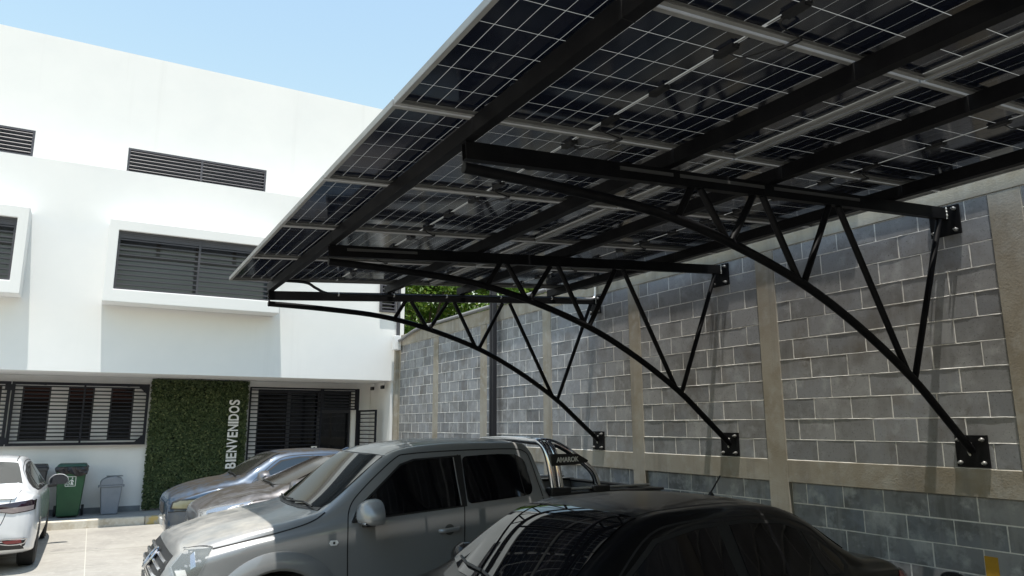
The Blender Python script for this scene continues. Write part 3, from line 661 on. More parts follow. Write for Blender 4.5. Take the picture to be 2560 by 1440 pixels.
tree('leafy_tree', 8.3, 19.4, 7.0, 2.1, 24000, 'leafy yellow-green tree behind the wall beside the white building')
tree('leafy_tree', 10.3, 17.6, 7.0, 2.2, 24000, 'leafy green tree behind the wall past the tall steel post')
tree('leafy_tree', 11.2, 22.5, 8.5, 3.0, 20000, 'taller leafy tree standing farther back behind the wall', 2.0)

# behind the camera: mirrored house and trees, and a wall added to darken reflections
box('reflection_wall', mat('reflection_wall_render', (0.30, 0.29, 0.27), 0.9, noise=((0.22, 0.21, 0.20), 1.5, 5, 0.4, 0.7)), -22, 6.0, -9.2, -9.0, 0, 2.6, label='plain rendered wall added unseen behind the camera to darken reflections', cat='wall')
nh = empty('neighbour_house', (-2, -14, 0), label='low house with clay tile roof beyond the added wall', cat='house')
MB().box(-7, 7, -3, 2.5, 0, 3.4).build('wall', mat('house_render', (0.26, 0.22, 0.18), 0.9), nh)
rf = MB().prism([(-7.6, 3.1, 3.3), (-7.6, -0.2, 5.3), (-7.6, -3.6, 3.3)], (15.2, 0, 0)).build('roof', mat('clay_tile', (0.22, 0.075, 0.04), 0.85, noise=((0.14, 0.05, 0.03), 8, 4, 0.4, 0.7)), nh)
for k in range(76): MB().tube([(-7.5 + k * 0.2, 3.12, 3.31), (-7.5 + k * 0.2, -0.2, 5.33)], 0.06, 6).build('tile_row', MATS['clay_tile'], rf)
tree('yard_tree', 7.5, -12.0, 6.5, 2.3, 7000, 'leafy tree beyond the added wall beside the clay roof', 2.0)
tree('yard_tree', -12.5, -12.5, 7.5, 2.8, 7000, 'broad leafy tree at the far end of the added wall', 2.0)

# ---------------------------------------------------------------- bins on the sidewalk
def taper(mb, z0, z1, a0, b0, a1, b1, cy0=0, cy1=0):
    v = [(sx * a, cy + sy * b, z) for z, a, b, cy in ((z0, a0, b0, cy0), (z1, a1, b1, cy1)) for sx, sy in ((-1, -1), (1, -1), (1, 1), (-1, 1))]
    return mb.add(v, [(3, 2, 1, 0), (4, 5, 6, 7), (0, 1, 5, 4), (1, 2, 6, 5), (2, 3, 7, 6), (3, 0, 4, 7)])
gp = mat('green_plastic', (0.016, 0.075, 0.032), 0.5, noise=((0.012, 0.06, 0.026), 4, 4, 0.4, 0.7)); gp2 = mat('green_lid', (0.015, 0.06, 0.045), 0.5)
dgp = mat('charcoal_plastic', (0.025, 0.026, 0.03), 0.5); ggp = mat('grey_plastic', (0.235, 0.255, 0.29), 0.5, noise=((0.20, 0.22, 0.25), 5, 4, 0.4, 0.7)); bag_m = mat('bin_bag', (0.016, 0.014, 0.017), 0.3)
def wheelie(x, y, body, lid, label, bag):
    t = empty('wheeled_bin', (x, y, 0.152), (0, 0, random.uniform(-0.04, 0.04)), label=label, cat='bin')
    taper(MB(), 0.03, 0.93, 0.185, 0.20, 0.25, 0.265, 0.02, 0).build('body', body, t, bevel=0.02)
    taper(MB(), 0.90, 0.965, 0.262, 0.28, 0.262, 0.28).build('rim', body, t, bevel=0.012)
    mb = MB(); taper(mb, 0.97, 1.02, 0.258, 0.285, 0.23, 0.25); mb.build('lid', lid, t, bevel=0.015)
    MB().tube(cr([(-0.2, 0.27, 0.95), (-0.2, 0.33, 0.98), (0, 0.345, 0.985), (0.2, 0.33, 0.98), (0.2, 0.27, 0.95)], 5), 0.014, 8).build('handle', lid, t, smooth=True)
    for s in (-1, 1):
        w = MB().lathe([(0.03, -0.02), (0.10, -0.022), (0.105, -0.012), (0.105, 0.012), (0.10, 0.022), (0.03, 0.02)], (s * 0.235, 0.19, 0.105), 'X', 18).build('wheel', jb_m, t, smooth=True)
    MB().tube([(-0.23, 0.19, 0.105), (0.23, 0.19, 0.105)], 0.011, 8).build('axle', steel_g, t)
    if bag:
        V = []; F = []; n = 72; prof = [(1.012, 0.970), (1.07, 0.962), (1.09, 0.935), (1.085, 0.90), (1.07, 0.87), (1.04, 0.845)]
        for r_, z in prof:
            for k in range(n):
                a = k * 2 * math.pi / n; q = max(abs(math.cos(a)), abs(math.sin(a))); wv = 1 + 0.025 * math.sin(9 * a + z * 40) + 0.02 * random.uniform(-1, 1)
                dz = (0.045 * math.sin(2 * a + 0.7) + 0.02 * math.sin(7 * a)) * (1 - (z - 0.845) / 0.13)
                V.append((0.252 * r_ * wv * math.cos(a) / q, 0.27 * r_ * wv * math.sin(a) / q, z + dz + 0.006 * random.uniform(-1, 1)))
        for i in range(len(prof) - 1):
            for k in range(n): F.append((i * n + k, i * n + (k + 1) % n, (i + 1) * n + (k + 1) % n, (i + 1) * n + k))
        o = MB().add(V, F).build('bag', bag_m, t); m = o.modifiers.new('s', 'SOLIDIFY'); m.thickness = 0.003
    return t
gb = wheelie(-0.265, 17.02, gp, gp2, 'green wheeled bin with black bag folded over its rim', True)
# pictogram: a figure dropping litter into a basket
ic = MB(); zc, yf = 0.69, -0.2445
ib = link('pictogram', MB().mesh('e', letter_m), gb)
def stroke(pts, w):
    for a, b in zip(pts, pts[1:]): ic.add(*strokeq(a, b, w))
def strokeq(a, b, w):
    d = Vector((b[0] - a[0], b[1] - a[1])); d.normalize(); nx, nz = -d.y * w / 2, d.x * w / 2
    f = lambda x, z, e: (x, yf - z * 0.094 - e, zc + z)
    q = [(a[0] + nx, a[1] + nz), (b[0] + nx, b[1] + nz), (b[0] - nx, b[1] - nz), (a[0] - nx, a[1] - nz)]
    v = [f(x, z, 0.003) for x, z in q] + [f(x, z, -0.001) for x, z in q]
    return v, [(0, 1, 2, 3), (7, 6, 5, 4), (0, 4, 5, 1), (1, 5, 6, 2), (2, 6, 7, 3), (3, 7, 4, 0)]
stroke([(-0.085, -0.09), (0.085, -0.09), (0.085, 0.09), (-0.085, 0.09), (-0.085, -0.09)], 0.009)
stroke([(0.025, 0.03), (0.02, -0.025), (0.012, -0.07)], 0.02); stroke([(0.03, -0.02), (0.045, -0.07)], 0.016); stroke([(0.025, 0.035), (-0.01, 0.012), (-0.025, 0.0)], 0.012); stroke([(0.03, 0.03), (0.052, -0.01)], 0.012)
stroke([(0.018, 0.062), (0.038, 0.062)], 0.022); stroke([(-0.062, -0.02), (-0.052, -0.065), (-0.022, -0.065), (-0.012, -0.02)], 0.009); stroke([(-0.045, -0.01), (-0.03, -0.03)], 0.012)
me_old = ib.data; ib.data = ic.mesh('pictogram', letter_m); bpy.data.meshes.remove(me_old)
wheelie(-0.93, 17.06, dgp, dgp, 'charcoal wheeled bin half hidden behind the white sedan', False)
t = empty('swing_bin', (0.445, 17.12, 0.152), (0, 0, 0.03), label='light grey swing-top bin beside the leaf panel', cat='bin')
taper(MB(), 0, 0.55, 0.145, 0.11, 0.195, 0.15).build('body', ggp, t, bevel=0.025)
taper(MB(), 0.545, 0.575, 0.212, 0.168, 0.212, 0.168).build('rim', ggp, t, bevel=0.008)
mb = MB().prism([(-0.20, -0.155, 0.578), (0.20, -0.155, 0.578), (0.195, -0.155, 0.66), (0.17, -0.155, 0.715), (0.05, -0.155, 0.745), (-0.10, -0.155, 0.725), (-0.175, -0.155, 0.68), (-0.198, -0.155, 0.64)], (0, 0.31, 0)); mb.build('hood', ggp, t, bevel=0.012)
MB().box(-0.10, 0.19, -0.12, 0.12, 0.742, 0.752).build('flap', mat('grey_flap', (0.13, 0.14, 0.155), 0.5), t)
for s in (-1, 1): MB().box(s * 0.222 - 0.012, s * 0.222 + 0.012, -0.04, 0.04, 0.53, 0.575).build('latch', ggp, t)
# ---------------------------------------------------------------- vehicles
def pchip(xk, yk, x):
    xk, yk = np.asarray(xk, float), np.asarray(yk, float); h = np.diff(xk); d = np.diff(yk) / h; m = np.zeros(len(xk))
    for i in range(1, len(xk) - 1):
        if d[i - 1] * d[i] > 0:
            w1, w2 = 2 * h[i] + h[i - 1], h[i] + 2 * h[i - 1]; m[i] = (w1 + w2) / (w1 / d[i - 1] + w2 / d[i])
    m[0], m[-1] = d[0], d[-1]
    i = np.clip(np.searchsorted(xk, x, 'right') - 1, 0, len(xk) - 2); t = (x - xk[i]) / h[i]
    return (2 * t ** 3 - 3 * t ** 2 + 1) * yk[i] + (t ** 3 - 2 * t ** 2 + t) * h[i] * m[i] + (-2 * t ** 3 + 3 * t ** 2) * yk[i + 1] + (t ** 3 - t ** 2) * h[i] * m[i + 1]
def section(row):
    zb, wm, zbelt, wb, wt, ze, zc = row
    zm = zb + 0.52 * (zbelt - zb)
    ctl = [(0, zb), (wm * 0.55, zb), (wm * 0.93, zb + 0.03), (wm * 0.985, zb + 0.13), (wm, zm), ((wm + wb) / 2 + 0.004, zm + 0.62 * (zbelt - zm)), (wb, zbelt),
           (wt + 0.60 * (wb - wt), zbelt + 0.40 * (ze - zbelt)), (wt, ze), (wt * 0.80, ze + 0.62 * (zc - ze)), (wt * 0.40, ze + 0.93 * (zc - ze)), (0, zc)]
    return [Vector((0, a, b)) for a, b in ctl]
class Car:
    """a lofted body with patches, lines and parts laid on its skin; nose at small x, heading -x, centre line y = 0"""
    def __init__(s, name, stations, paint, loc, rotz, label, cat, n_x=150, arches=(), r_arch=0.36):
        s.t = empty(name, loc, (0, 0, rotz), label=label, cat=cat); s.paint = paint
        st = np.array(stations, float); xs = st[:, 0]; ks = np.linspace(0, 1, n_x)
        x = np.unique(np.concatenate([np.linspace(xs[0], xs[-1], n_x), np.linspace(xs[0], xs[0] + 0.25, 26), np.linspace(xs[-1] - 0.25, xs[-1], 26)]))
        cols = [pchip(xs, st[:, k], x) for k in range(1, st.shape[1])]
        V = []; m = None
        for i, xx in enumerate(x):
            half = cr(section([c[i] for c in cols]), 4); m = len(half)
            V += [(xx, -p.y, p.z) for p in half] + [(xx, p.y, p.z) for p in half[1:-1][::-1]]
        n = 2 * m - 2; F = []
        for i in range(len(x) - 1):
            for k in range(n): F.append((i * n + k, i * n + (k + 1) % n, (i + 1) * n + (k + 1) % n, (i + 1) * n + k))
        for base in (0, (len(x) - 1) * n):
            c = len(V); V.append(tuple(np.mean(V[base:base + n], axis=0)))
            for k in range(n): F.append((base + (k + 1) % n, base + k, c) if base == 0 else (base + k, base + (k + 1) % n, c))
        mb = MB().add(V, F); me = mb.mesh('body', paint, 'all'); s.body = link('body', me, s.t)
        bm = bmesh.new(); bm.from_mesh(me); s.bvh = BVHTree.FromBMesh(bm); bm.free()
        hw = st[:, 2].max(); s.hw = hw
        if arches:
            cut = MB()
            for ax in arches:
                for q in (-1, 1): cut.lathe([(r_arch, 0), (r_arch, 0.5)], (ax, -hw - 0.22 if q < 0 else hw - 0.28, r_arch - 0.02), 'Y', 40)
            co = cut.build('cutter', gap_m, s.t); md = s.body.modifiers.new('arch', 'BOOLEAN'); md.operation = 'DIFFERENCE'; md.object = co; md.solver = 'EXACT'
            dg = bpy.context.evaluated_depsgraph_get(); dg.update(); nm = bpy.data.meshes.new_from_object(s.body.evaluated_get(dg))
            s.body.modifiers.clear(); s.body.data = nm; nm.name = 'body'; bpy.data.objects.remove(co)
            nm.polygons.foreach_set('use_smooth', [True] * len(nm.polygons)); nm.set_sharp_from_angle(angle=math.radians(50))
            nm.materials.clear(); nm.materials.append(paint)
    def ray(s, mode, a, b):
        O, D = {'L': (Vector((a, -4, b)), Vector((0, 1, 0))), 'R': (Vector((a, 4, b)), Vector((0, -1, 0))), 'T': (Vector((a, b, 4)), Vector((0, 0, -1))),
                'F': (Vector((-4, a, b)), Vector((1, 0, 0))), 'B': (Vector((12, a, b)), Vector((-1, 0, 0))),
                'FL': (Vector((0, 0, b)) + Vector((0.707, -0.707, 0)) * a + Vector((-0.707, -0.707, 0)) * 6, Vector((0.707, 0.707, 0)))}[mode]
        h, nrm, i, d = s.bvh.ray_cast(O, D)
        if h is None: h, nrm, i, d = s.bvh.find_nearest(O + D * (4 if mode != 'FL' else 6))
        if nrm.dot(D) > 0: nrm = -nrm
        return h, nrm
    def patch(s, name, m, poly, mode='L', off=0.003, thick=0.004, h=0.04, rnd=0, parent=None, both=True, flat=False):
        pl = [Vector(p) for p in poly]
        if rnd:
            q = []
            for i in range(len(pl)):
                p, a, b = pl[i], pl[i - 1], pl[(i + 1) % len(pl)]; da, db = a - p, b - p
                r = min(rnd, da.length * 0.45, db.length * 0.45); u, w_ = p + da.normalized() * r, p + db.normalized() * r
                q += [u * (1 - k) ** 2 + p * 2 * k * (1 - k) + w_ * k * k for k in (0, 0.25, 0.5, 0.75, 1)]
            pl = q
        bd = []
        for i in range(len(pl)):
            a, b = pl[i], pl[(i + 1) % len(pl)]; k = max(1, int((b - a).length / h)); bd += [a.lerp(b, j / k) for j in range(k)]
        nb = len(bd); pts = list(bd)
        x0, x1 = min(p.x for p in bd), max(p.x for p in bd); y0, y1 = min(p.y for p in bd), max(p.y for p in bd)
        def inside(p):
            c = False
            for i in range(nb):
                a, b = bd[i], bd[i - 1]
                if (a.y > p.y) != (b.y > p.y) and p.x < (b.x - a.x) * (p.y - a.y) / (b.y - a.y) + a.x: c = not c
            return c
        gx = x0 + h / 2
        while gx < x1:
            gy = y0 + h / 2
            while gy < y1:
                p = Vector((gx, gy))
                if inside(p) and min((p - q).length for q in bd) > h * 0.45: pts.append(p)
                gy += h
            gx += h
        vs, es, fs, *_ = delaunay_2d_cdt(pts, [(i, (i + 1) % nb) for i in range(nb)], [], 1, 1e-5)
        V = []; B = []
        for p in vs:
            hit, nn = s.ray(mode, p.x, p.y); V.append(hit + nn * off); B.append(hit - nn * thick)
        if flat:                                     # panes bend evenly: a smooth second order surface through the skin
            ax = 1 if mode in ('L', 'R') else 2; sg = -1 if mode == 'L' else 1
            A = np.array([[1, p.x, p.y, p.x * p.x, p.x * p.y, p.y * p.y] + ([p.x ** 3, p.y ** 4] if ax == 2 else []) for p in vs]); d = np.array([v[ax] for v in V])
            fit = A @ np.linalg.lstsq(A, d, rcond=None)[0]; sh = np.percentile((d - fit) * sg, 96)
            for v, q in zip(V, fit): v[ax] = q + sg * (sh + 0.001)
        n0 = len(V); mb = MB(); F = [tuple(f) for f in fs]; cnt = {}
        for f in F:
            for i in range(3): e = (f[i], f[(i + 1) % 3]); cnt[tuple(sorted(e))] = cnt.get(tuple(sorted(e)), 0) + 1
        rim = sorted({i for e, c in cnt.items() if c == 1 for i in e}); mp = {v: n0 + k for k, v in enumerate(rim)}
        mb.v = V + [B[v] for v in rim]; mb.f = F + [(e[0], e[1], mp[e[1]], mp[e[0]]) for e, c in cnt.items() if c == 1]
        me = mb.mesh(name, m, True); o = link(name, me, parent or s.t)
        if both and mode in ('L', 'FL'):
            o2 = link(name, me, parent or s.t); o2.scale = (1, -1, 1)
        return o
    def line(s, pts, w=0.010, mode='L', m=None, name='shut_line', off=0.0012, smooth=0, both=True, closed=False):
        P2 = [Vector((p[0], p[1], 0)) for p in pts]
        if smooth: P2 = cr(P2, smooth)
        D = []
        for a, b in zip(P2, P2[1:]):
            k = max(1, int((b - a).length / 0.03)); D += [a.lerp(b, j / k) for j in range(k)]
        D.append(P2[-1]); V = []
        for i, p in enumerate(D):
            d = (D[min(i + 1, len(D) - 1)] - D[max(i - 1, 0)]).normalized(); n = Vector((-d.y, d.x, 0)) * w / 2
            for q in (p + n, p - n):
                h, nn = s.ray(mode, q.x, q.y); V.append(h + nn * off)
        me = MB().add(V, [(2 * i, 2 * i + 1, 2 * i + 3, 2 * i + 2) for i in range(len(D) - 1)]).mesh(name, m or gap_m, 'all'); o = link(name, me, s.t)
        if both and mode == 'L': o2 = link(name, me, s.t); o2.scale = (1, -1, 1)
        return o
    def wheels(s, axles, r, track, wd=0.21):
        for ax in axles:
            for q in (-1, 1):
                w = empty('wheel', (ax, q * track, r)); w.parent = s.t
                wm = WH.get((r, wd))
                if not wm:
                    a = MB().lathe([(r * 0.66, -wd / 2), (r * 0.90, -wd / 2), (r * 0.985, -wd * 0.40), (r, -wd * 0.25), (r, wd * 0.25), (r * 0.985, wd * 0.40), (r * 0.90, wd / 2), (r * 0.66, wd / 2)], (0, 0, 0), 'Y', 36).mesh('tyre', tyre_m, True)
                    b = MB().lathe([(r * 0.67, -wd * 0.42), (r * 0.62, -wd * 0.42), (r * 0.58, -wd * 0.2), (r * 0.2, -wd * 0.25), (r * 0.2, wd * 0.25), (r * 0.58, wd * 0.2), (r * 0.62, wd * 0.42), (r * 0.67, wd * 0.42)], (0, 0, 0), 'Y', 30)
                    for k in range(5):
                        an = k * 2 * math.pi / 5
                        for e in (-1, 1): b.bar((r * 0.12 * math.cos(an), e * wd * 0.33, r * 0.12 * math.sin(an)), (r * 0.64 * math.cos(an), e * wd * 0.36, r * 0.64 * math.sin(an)), 0.07, 0.03, (0, 1, 0))
                    wm = WH[(r, wd)] = (a, b.mesh('rim', rim_m, True))
                link('tyre', wm[0], w); link('rim', wm[1], w)
    def mirror(s, x, z, y, m, q=-1, sx=1.0, foot=True, wide=1.15):
        """door mirror: shell, glass on its rear side, foot"""
        t = empty('wing_mirror', (x, q * y, z)); t.parent = s.t
        prof = [(-0.105, 0.03, 0.03), (-0.085, 0.10, 0.075), (-0.04, 0.125, 0.095), (0.02, 0.13, 0.10), (0.045, 0.125, 0.095)]
        V = []; n = 24
        for px_, a, b in prof:
            for k in range(n):
                an = k * 2 * math.pi / n; ca, sa = math.cos(an), math.sin(an)
                V.append((px_ * sx, q * (0.12 + a * wide * sx * (math.copysign(abs(ca) ** 0.9, ca) if sa > 0 else math.copysign(abs(ca) ** 0.5, ca))), (b * 1.25 * sa if sa > 0 else -b * 0.55 * abs(sa) ** 0.8) * sx))
        F = [(i * n + k, i * n + (k + 1) % n, (i + 1) * n + (k + 1) % n, (i + 1) * n + k) for i in range(len(prof) - 1) for k in range(n)] + [tuple(range(n))]
        MB().add(V, F).build('shell', m, t, smooth='all')
        V = [(0.046 * sx, q * (0.12 + 0.112 * wide * sx * math.copysign(abs(math.cos(a)) ** (0.9 if math.sin(a) > 0 else 0.5), math.cos(a))), (0.106 * math.sin(a) if math.sin(a) > 0 else -0.047 * abs(math.sin(a)) ** 0.8) * sx) for a in [k * 2 * math.pi / n for k in range(n)]]
        MB().prism(V, (-0.006, 0, 0)).build('glass', mat('mirror_glass', (0.05, 0.055, 0.065), 0.04, metal=0.9), t)
        if foot: MB().bar((0.0, q * -0.03, -0.075), (0.0, q * 0.10, -0.055), 0.09, 0.05).build('foot', black_p, t, bevel=0.008)
        return t
    def handle(s, x, z, m, l=0.16):
        h, nn = s.ray('L', x, z)
        for q in (1, -1):
            t = empty('door_handle', (0, 0, 0)); t.parent = s.t; t.scale = (1, q, 1)
            mb = MB().tube(cr([(x - l / 2, h.y + 0.002, z - 0.004), (x - l / 2 + 0.025, h.y - 0.028, z - 0.002), (x, h.y - 0.034, z + 0.003), (x + l / 2 - 0.025, h.y - 0.030, z + 0.008), (x + l / 2, h.y + 0.002, z + 0.012)], 4), 0.019, 8); mb.build('grip', m, t, smooth=True)
    def wiper(s, pts):
        V = []
        for a, b in pts:
            h, nn = s.ray('T', a, b); V.append(h + nn * 0.025)
        MB().tube(V, 0.009, 6).build('wiper', black_p, s.t, smooth=True)
WH = {}
def paint(name, col, metal=0.7, rough=0.3, dust=None, coat=1.0):
    return mat(name, col, rough, metal=metal, coat=coat, spec=0.5 if coat > 0.5 else 0.2, dust=dust, noise=None)
silver_p = paint('silver_grey_paint', (0.245, 0.252, 0.255), 0.32, 0.36, ((0.44, 0.41, 0.36), 0.8, 0.6))
black_paint = paint('black_paint', (0.0025, 0.0025, 0.003), 0.0, 0.3, None, 0.32)
blue_p = paint('steel_blue_paint', (0.026, 0.055, 0.10), 0.35, 0.34, ((0.046, 0.040, 0.033), 1.6, 0.75))
grey_p = paint('warm_grey_paint', (0.13, 0.126, 0.134), 0.4, 0.34, ((0.055, 0.049, 0.042), 1.6, 0.75))
white_p = paint('white_paint', (0.78, 0.785, 0.79), 0.0, 0.35)
lens_m = mat('clear_lens', (0.55, 0.57, 0.56), 0.05, spec=0.6, alpha=0.18)
reflector = mat('lamp_reflector', (0.10, 0.11, 0.105), 0.25, metal=0.5)
amber_lens = mat('yellowed_lens', (0.15, 0.145, 0.095), 0.15, spec=0.5, coat=0.6)
orange_m = mat('orange_lens', (0.42, 0.20, 0.09), 0.15, coat=0.6)
red_m = mat('red_lens', (0.20, 0.008, 0.012), 0.10, coat=0.8)
smoke_red = mat('dark_red_lens', (0.022, 0.010, 0.018), 0.08, coat=0.8)
smoke_m = mat('smoked_lens', (0.26, 0.22, 0.215), 0.10, coat=0.8)
plate_m = mat('plate_white', (0.7, 0.7, 0.68), 0.5)

# --- silver pickup (x is measured in the yard, y from its centre line)
st = [ # x, zb, wmid, zbelt, wbelt, wtop, zedge, zcentre
 (0.50, 0.50, 0.58, 0.68, 0.56, 0.48, 0.735, 0.745), (0.545, 0.46, 0.71, 0.73, 0.69, 0.61, 0.80, 0.815), (0.60, 0.43, 0.78, 0.785, 0.76, 0.67, 0.87, 0.89), (0.68, 0.41, 0.825, 0.84, 0.805, 0.705, 0.945, 0.97), (0.82, 0.40, 0.86, 0.895, 0.84, 0.74, 0.995, 1.03),
 (1.10, 0.40, 0.885, 0.96, 0.868, 0.775, 1.065, 1.10), (1.50, 0.40, 0.89, 1.02, 0.875, 0.80, 1.135, 1.165), (1.70, 0.40, 0.89, 1.055, 0.875, 0.80, 1.18, 1.215), (1.80, 0.40, 0.89, 1.07, 0.875, 0.79, 1.24, 1.29),
 (2.02, 0.40, 0.89, 1.10, 0.875, 0.755, 1.40, 1.455), (2.28, 0.40, 0.89, 1.115, 0.875, 0.715, 1.585, 1.645), (2.42, 0.40, 0.89, 1.125, 0.875, 0.70, 1.64, 1.705), (2.65, 0.40, 0.89, 1.145, 0.875, 0.695, 1.675, 1.745),
 (3.00, 0.40, 0.89, 1.175, 0.875, 0.69, 1.695, 1.765), (3.50, 0.40, 0.89, 1.205, 0.875, 0.685, 1.70, 1.765), (3.74, 0.40, 0.89, 1.215, 0.873, 0.675, 1.685, 1.745), (3.82, 0.40, 0.89, 1.215, 0.872, 0.68, 1.62, 1.67), (3.90, 0.40, 0.89, 1.21, 0.872, 0.76, 1.34, 1.37), (3.915, 0.42, 0.885, 1.19, 0.868, 0.80, 1.25, 1.26)]
pk = Car('pickup_truck', st, silver_p, (0, 6.95, 0), 0, 'silver grey double cab pickup with chrome roll bar', 'pickup', arches=(1.37,), r_arch=0.40)
pk.patch('windscreen', mat('windscreen_glass', (0.012, 0.014, 0.014), 0.03, spec=0.9), [(1.66, 0), (1.675, 0.35), (1.735, 0.70), (1.80, 0.735), (2.28, 0.645), (2.255, 0.3), (2.245, 0), (2.255, -0.3), (2.28, -0.645), (1.80, -0.735), (1.735, -0.70), (1.675, -0.35)], 'T', 0.004, 0.006, h=0.05, flat=True)
W1 = [(1.965, 1.125), (2.03, 1.215), (2.42, 1.545), (2.55, 1.585), (2.93, 1.605), (2.955, 1.185)]
W2 = [(3.03, 1.195), (3.025, 1.61), (3.40, 1.625), (3.62, 1.615), (3.70, 1.56), (3.735, 1.31), (3.71, 1.25), (3.62, 1.235)]
pk.patch('window_surround', black_p, [(1.945, 1.105), (2.005, 1.215), (2.41, 1.56), (2.54, 1.60), (3.02, 1.625), (3.02, 1.175)], off=0.002)
pk.patch('side_window', cglass, W1, off=0.005, thick=0.008, h=0.03, flat=True); pk.patch('side_window', cglass, W2, off=0.005, thick=0.01, h=0.03, rnd=0.05, flat=True)
pk.line([(3.60, 1.618), (3.635, 1.237)], 0.012, m=black_p, name='divider', off=0.0105)
pk.line([(2.935, 1.605), (2.96, 1.185)], 0.010, m=mat('grey_trim', (0.25, 0.25, 0.25), 0.4), name='divider', off=0.0105)
pk.line([(1.93, 0.55), (1.915, 0.95), (1.935, 1.20), (2.06, 1.36), (2.36, 1.60), (2.52, 1.645), (3.0, 1.665), (3.55, 1.67), (3.72, 1.645), (3.78, 1.55), (3.83, 1.25), (3.85, 0.95), (3.78, 0.6)], smooth=6)
pk.line([(2.985, 1.63), (2.99, 1.18), (2.985, 0.48)], smooth=4)
pk.line([(0.885, 0.972), (1.1, 1.012), (1.4, 1.068), (1.62, 1.125), (1.74, 1.19)], 0.010, 'L', smooth=5)
pk.line([(0.70, -0.60), (0.72, -0.66), (0.80, -0.73), (0.885, -0.79)], 0.010, 'T', smooth=4); pk.line([(0.70, 0.60), (0.72, 0.66), (0.80, 0.73), (0.885, 0.79)], 0.010, 'T', smooth=4)
for q in (-1, 1): pk.line([(2.32, q * 0.60), (2.9, q * 0.55), (3.6, q * 0.54)], 0.02, 'T', m=black_p, name='roof_ditch')
pk.line([(2.30, -0.66), (2.275, -0.3), (2.265, 0), (2.275, 0.3), (2.30, 0.66)], 0.012, 'T', smooth=4)
for q in (-0.42, -0.22, 0.0, 0.22, 0.42): pk.line([(2.55, q), (3.0, q * 0.98), (3.55, q * 0.97)], 0.035, 'T', m=silver_p, name='roof_rib', off=0.009)
# bonnet creases, flare round the front wheel
def arc_pts(cx, cz, r, a0, a1, n): return [(cx + r * math.cos(a), cz + r * math.sin(a)) for a in np.linspace(a0, a1, n)]
def flare(car, cx, cz, r0, r1, m, y, lift=0.028):
    n = 40; V = []
    for a in np.linspace(-0.25, math.pi + 0.25, n):
        for r, o in ((r0, -0.05), (r0, lift), (r0 + (r1 - r0) * 0.55, lift), (r1, 0.002), (r1 + 0.01, -0.03)):
            x, z = cx + r * math.cos(a), cz + r * math.sin(a); h, nn = car.ray('L', x, max(z, 0.42)); yy = min(h.y, -0.6)
            V.append((x, yy - o, z))
    F = [(i * 5 + k, i * 5 + k + 1, (i + 1) * 5 + k + 1, (i + 1) * 5 + k) for i in range(n - 1) for k in range(4)]
    me = MB().add(V, F).mesh('wheel_flare', m, True)
    link('wheel_flare', me, car.t); o2 = link('wheel_flare', me, car.t); o2.scale = (1, -1, 1)
flare(pk, 1.37, 0.38, 0.42, 0.545, silver_p, 0)
pk.wheels((1.37, 4.25), 0.365, 0.775, 0.24)
pk.patch('headlamp', reflector, [(0.615, 0.855), (0.70, 0.965), (0.88, 0.98), (0.84, 0.90), (0.785, 0.79), (0.64, 0.775)], 'L', 0.003, h=0.03)
pk.patch('headlamp_lens', lens_m, [(0.61, 0.855), (0.695, 0.97), (0.885, 0.985), (0.845, 0.90), (0.79, 0.785), (0.635, 0.77)], 'L', 0.012, thick=0.0, h=0.03)
pk.patch('indicator', chrome, [(0.735, 0.93), (0.765, 0.955), (0.77, 0.86), (0.735, 0.84)], 'L', 0.007, h=0.03); pk.patch('indicator', letter_m, [(0.635, 0.83), (0.70, 0.84), (0.715, 0.80), (0.65, 0.795)], 'L', 0.007, h=0.03)
pk.patch('grille', black_p, [(-0.62, 0.73), (-0.66, 0.83), (-0.60, 0.915), (0.60, 0.915), (0.66, 0.83), (0.62, 0.73)], 'F', 0.004, h=0.05)
for z in (0.765, 0.815, 0.865):
    for q in (-1, 1):
        pts = []
        for yy in np.linspace(0.10, 0.62, 10):
            h, nn = pk.ray('F', q * yy, z); pts.append(h + nn * 0.012)
        MB().tube(pts, 0.0135, 8).build('grille_bar', mat('bright_chrome', (0.78, 0.78, 0.80), 0.12, metal=0.9), pk.t, smooth=True)
hh, nn = pk.ray('F', 0.0, 0.83)
em = empty('emblem', (hh.x - 0.035, 0, 0.83), (0, math.radians(35), 0)); em.parent = pk.t
MB().tube([(0, 0.088 * math.cos(a), 0.088 * math.sin(a)) for a in np.linspace(0, 2 * math.pi, 33)], 0.011, 8).build('ring', chrome, em, smooth=True)
MB().lathe([(0.085, 0.0), (0.085, 0.01)], (0.006, 0, 0), 'X', 24).build('badge', mat('badge_blue', (0.02, 0.03, 0.06), 0.3), em)
for pts in ([(-0.05, 0.065), (-0.018, 0.012), (0.018, 0.012), (0.05, 0.065)], [(-0.078, 0.03), (-0.035, -0.07), (0.0, -0.01), (0.035, -0.07), (0.078, 0.03)]):
    MB().tube([(-0.002, a, b) for a, b in pts], 0.008, 6).build('badge_stroke', chrome, em)
pk.line([(-0.80, 0.715), (-0.5, 0.70), (0, 0.695), (0.5, 0.70), (0.80, 0.715)], 0.010, 'F', smooth=4)
pk.patch('lower_intake', black_p, [(-0.5, 0.50), (-0.56, 0.64), (0.56, 0.64), (0.5, 0.50)], 'F', 0.003, h=0.06)
pk.line([(0.79, 0.775), (0.86, 0.775), (0.905, 0.765)], 0.007)
pk.mirror(2.08, 1.155, 0.885, silver_p, -1, 1.15, wide=1.2); pk.mirror(2.08, 1.155, 0.885, silver_p, 1, 1.15, wide=1.2)
for q in (-1, 1): MB().bar((2.00, q * 0.93, 1.115), (2.00, q * 1.13, 1.115), 0.05, 0.02).build('mirror_lamp', chrome, pk.t, bevel=0.006)
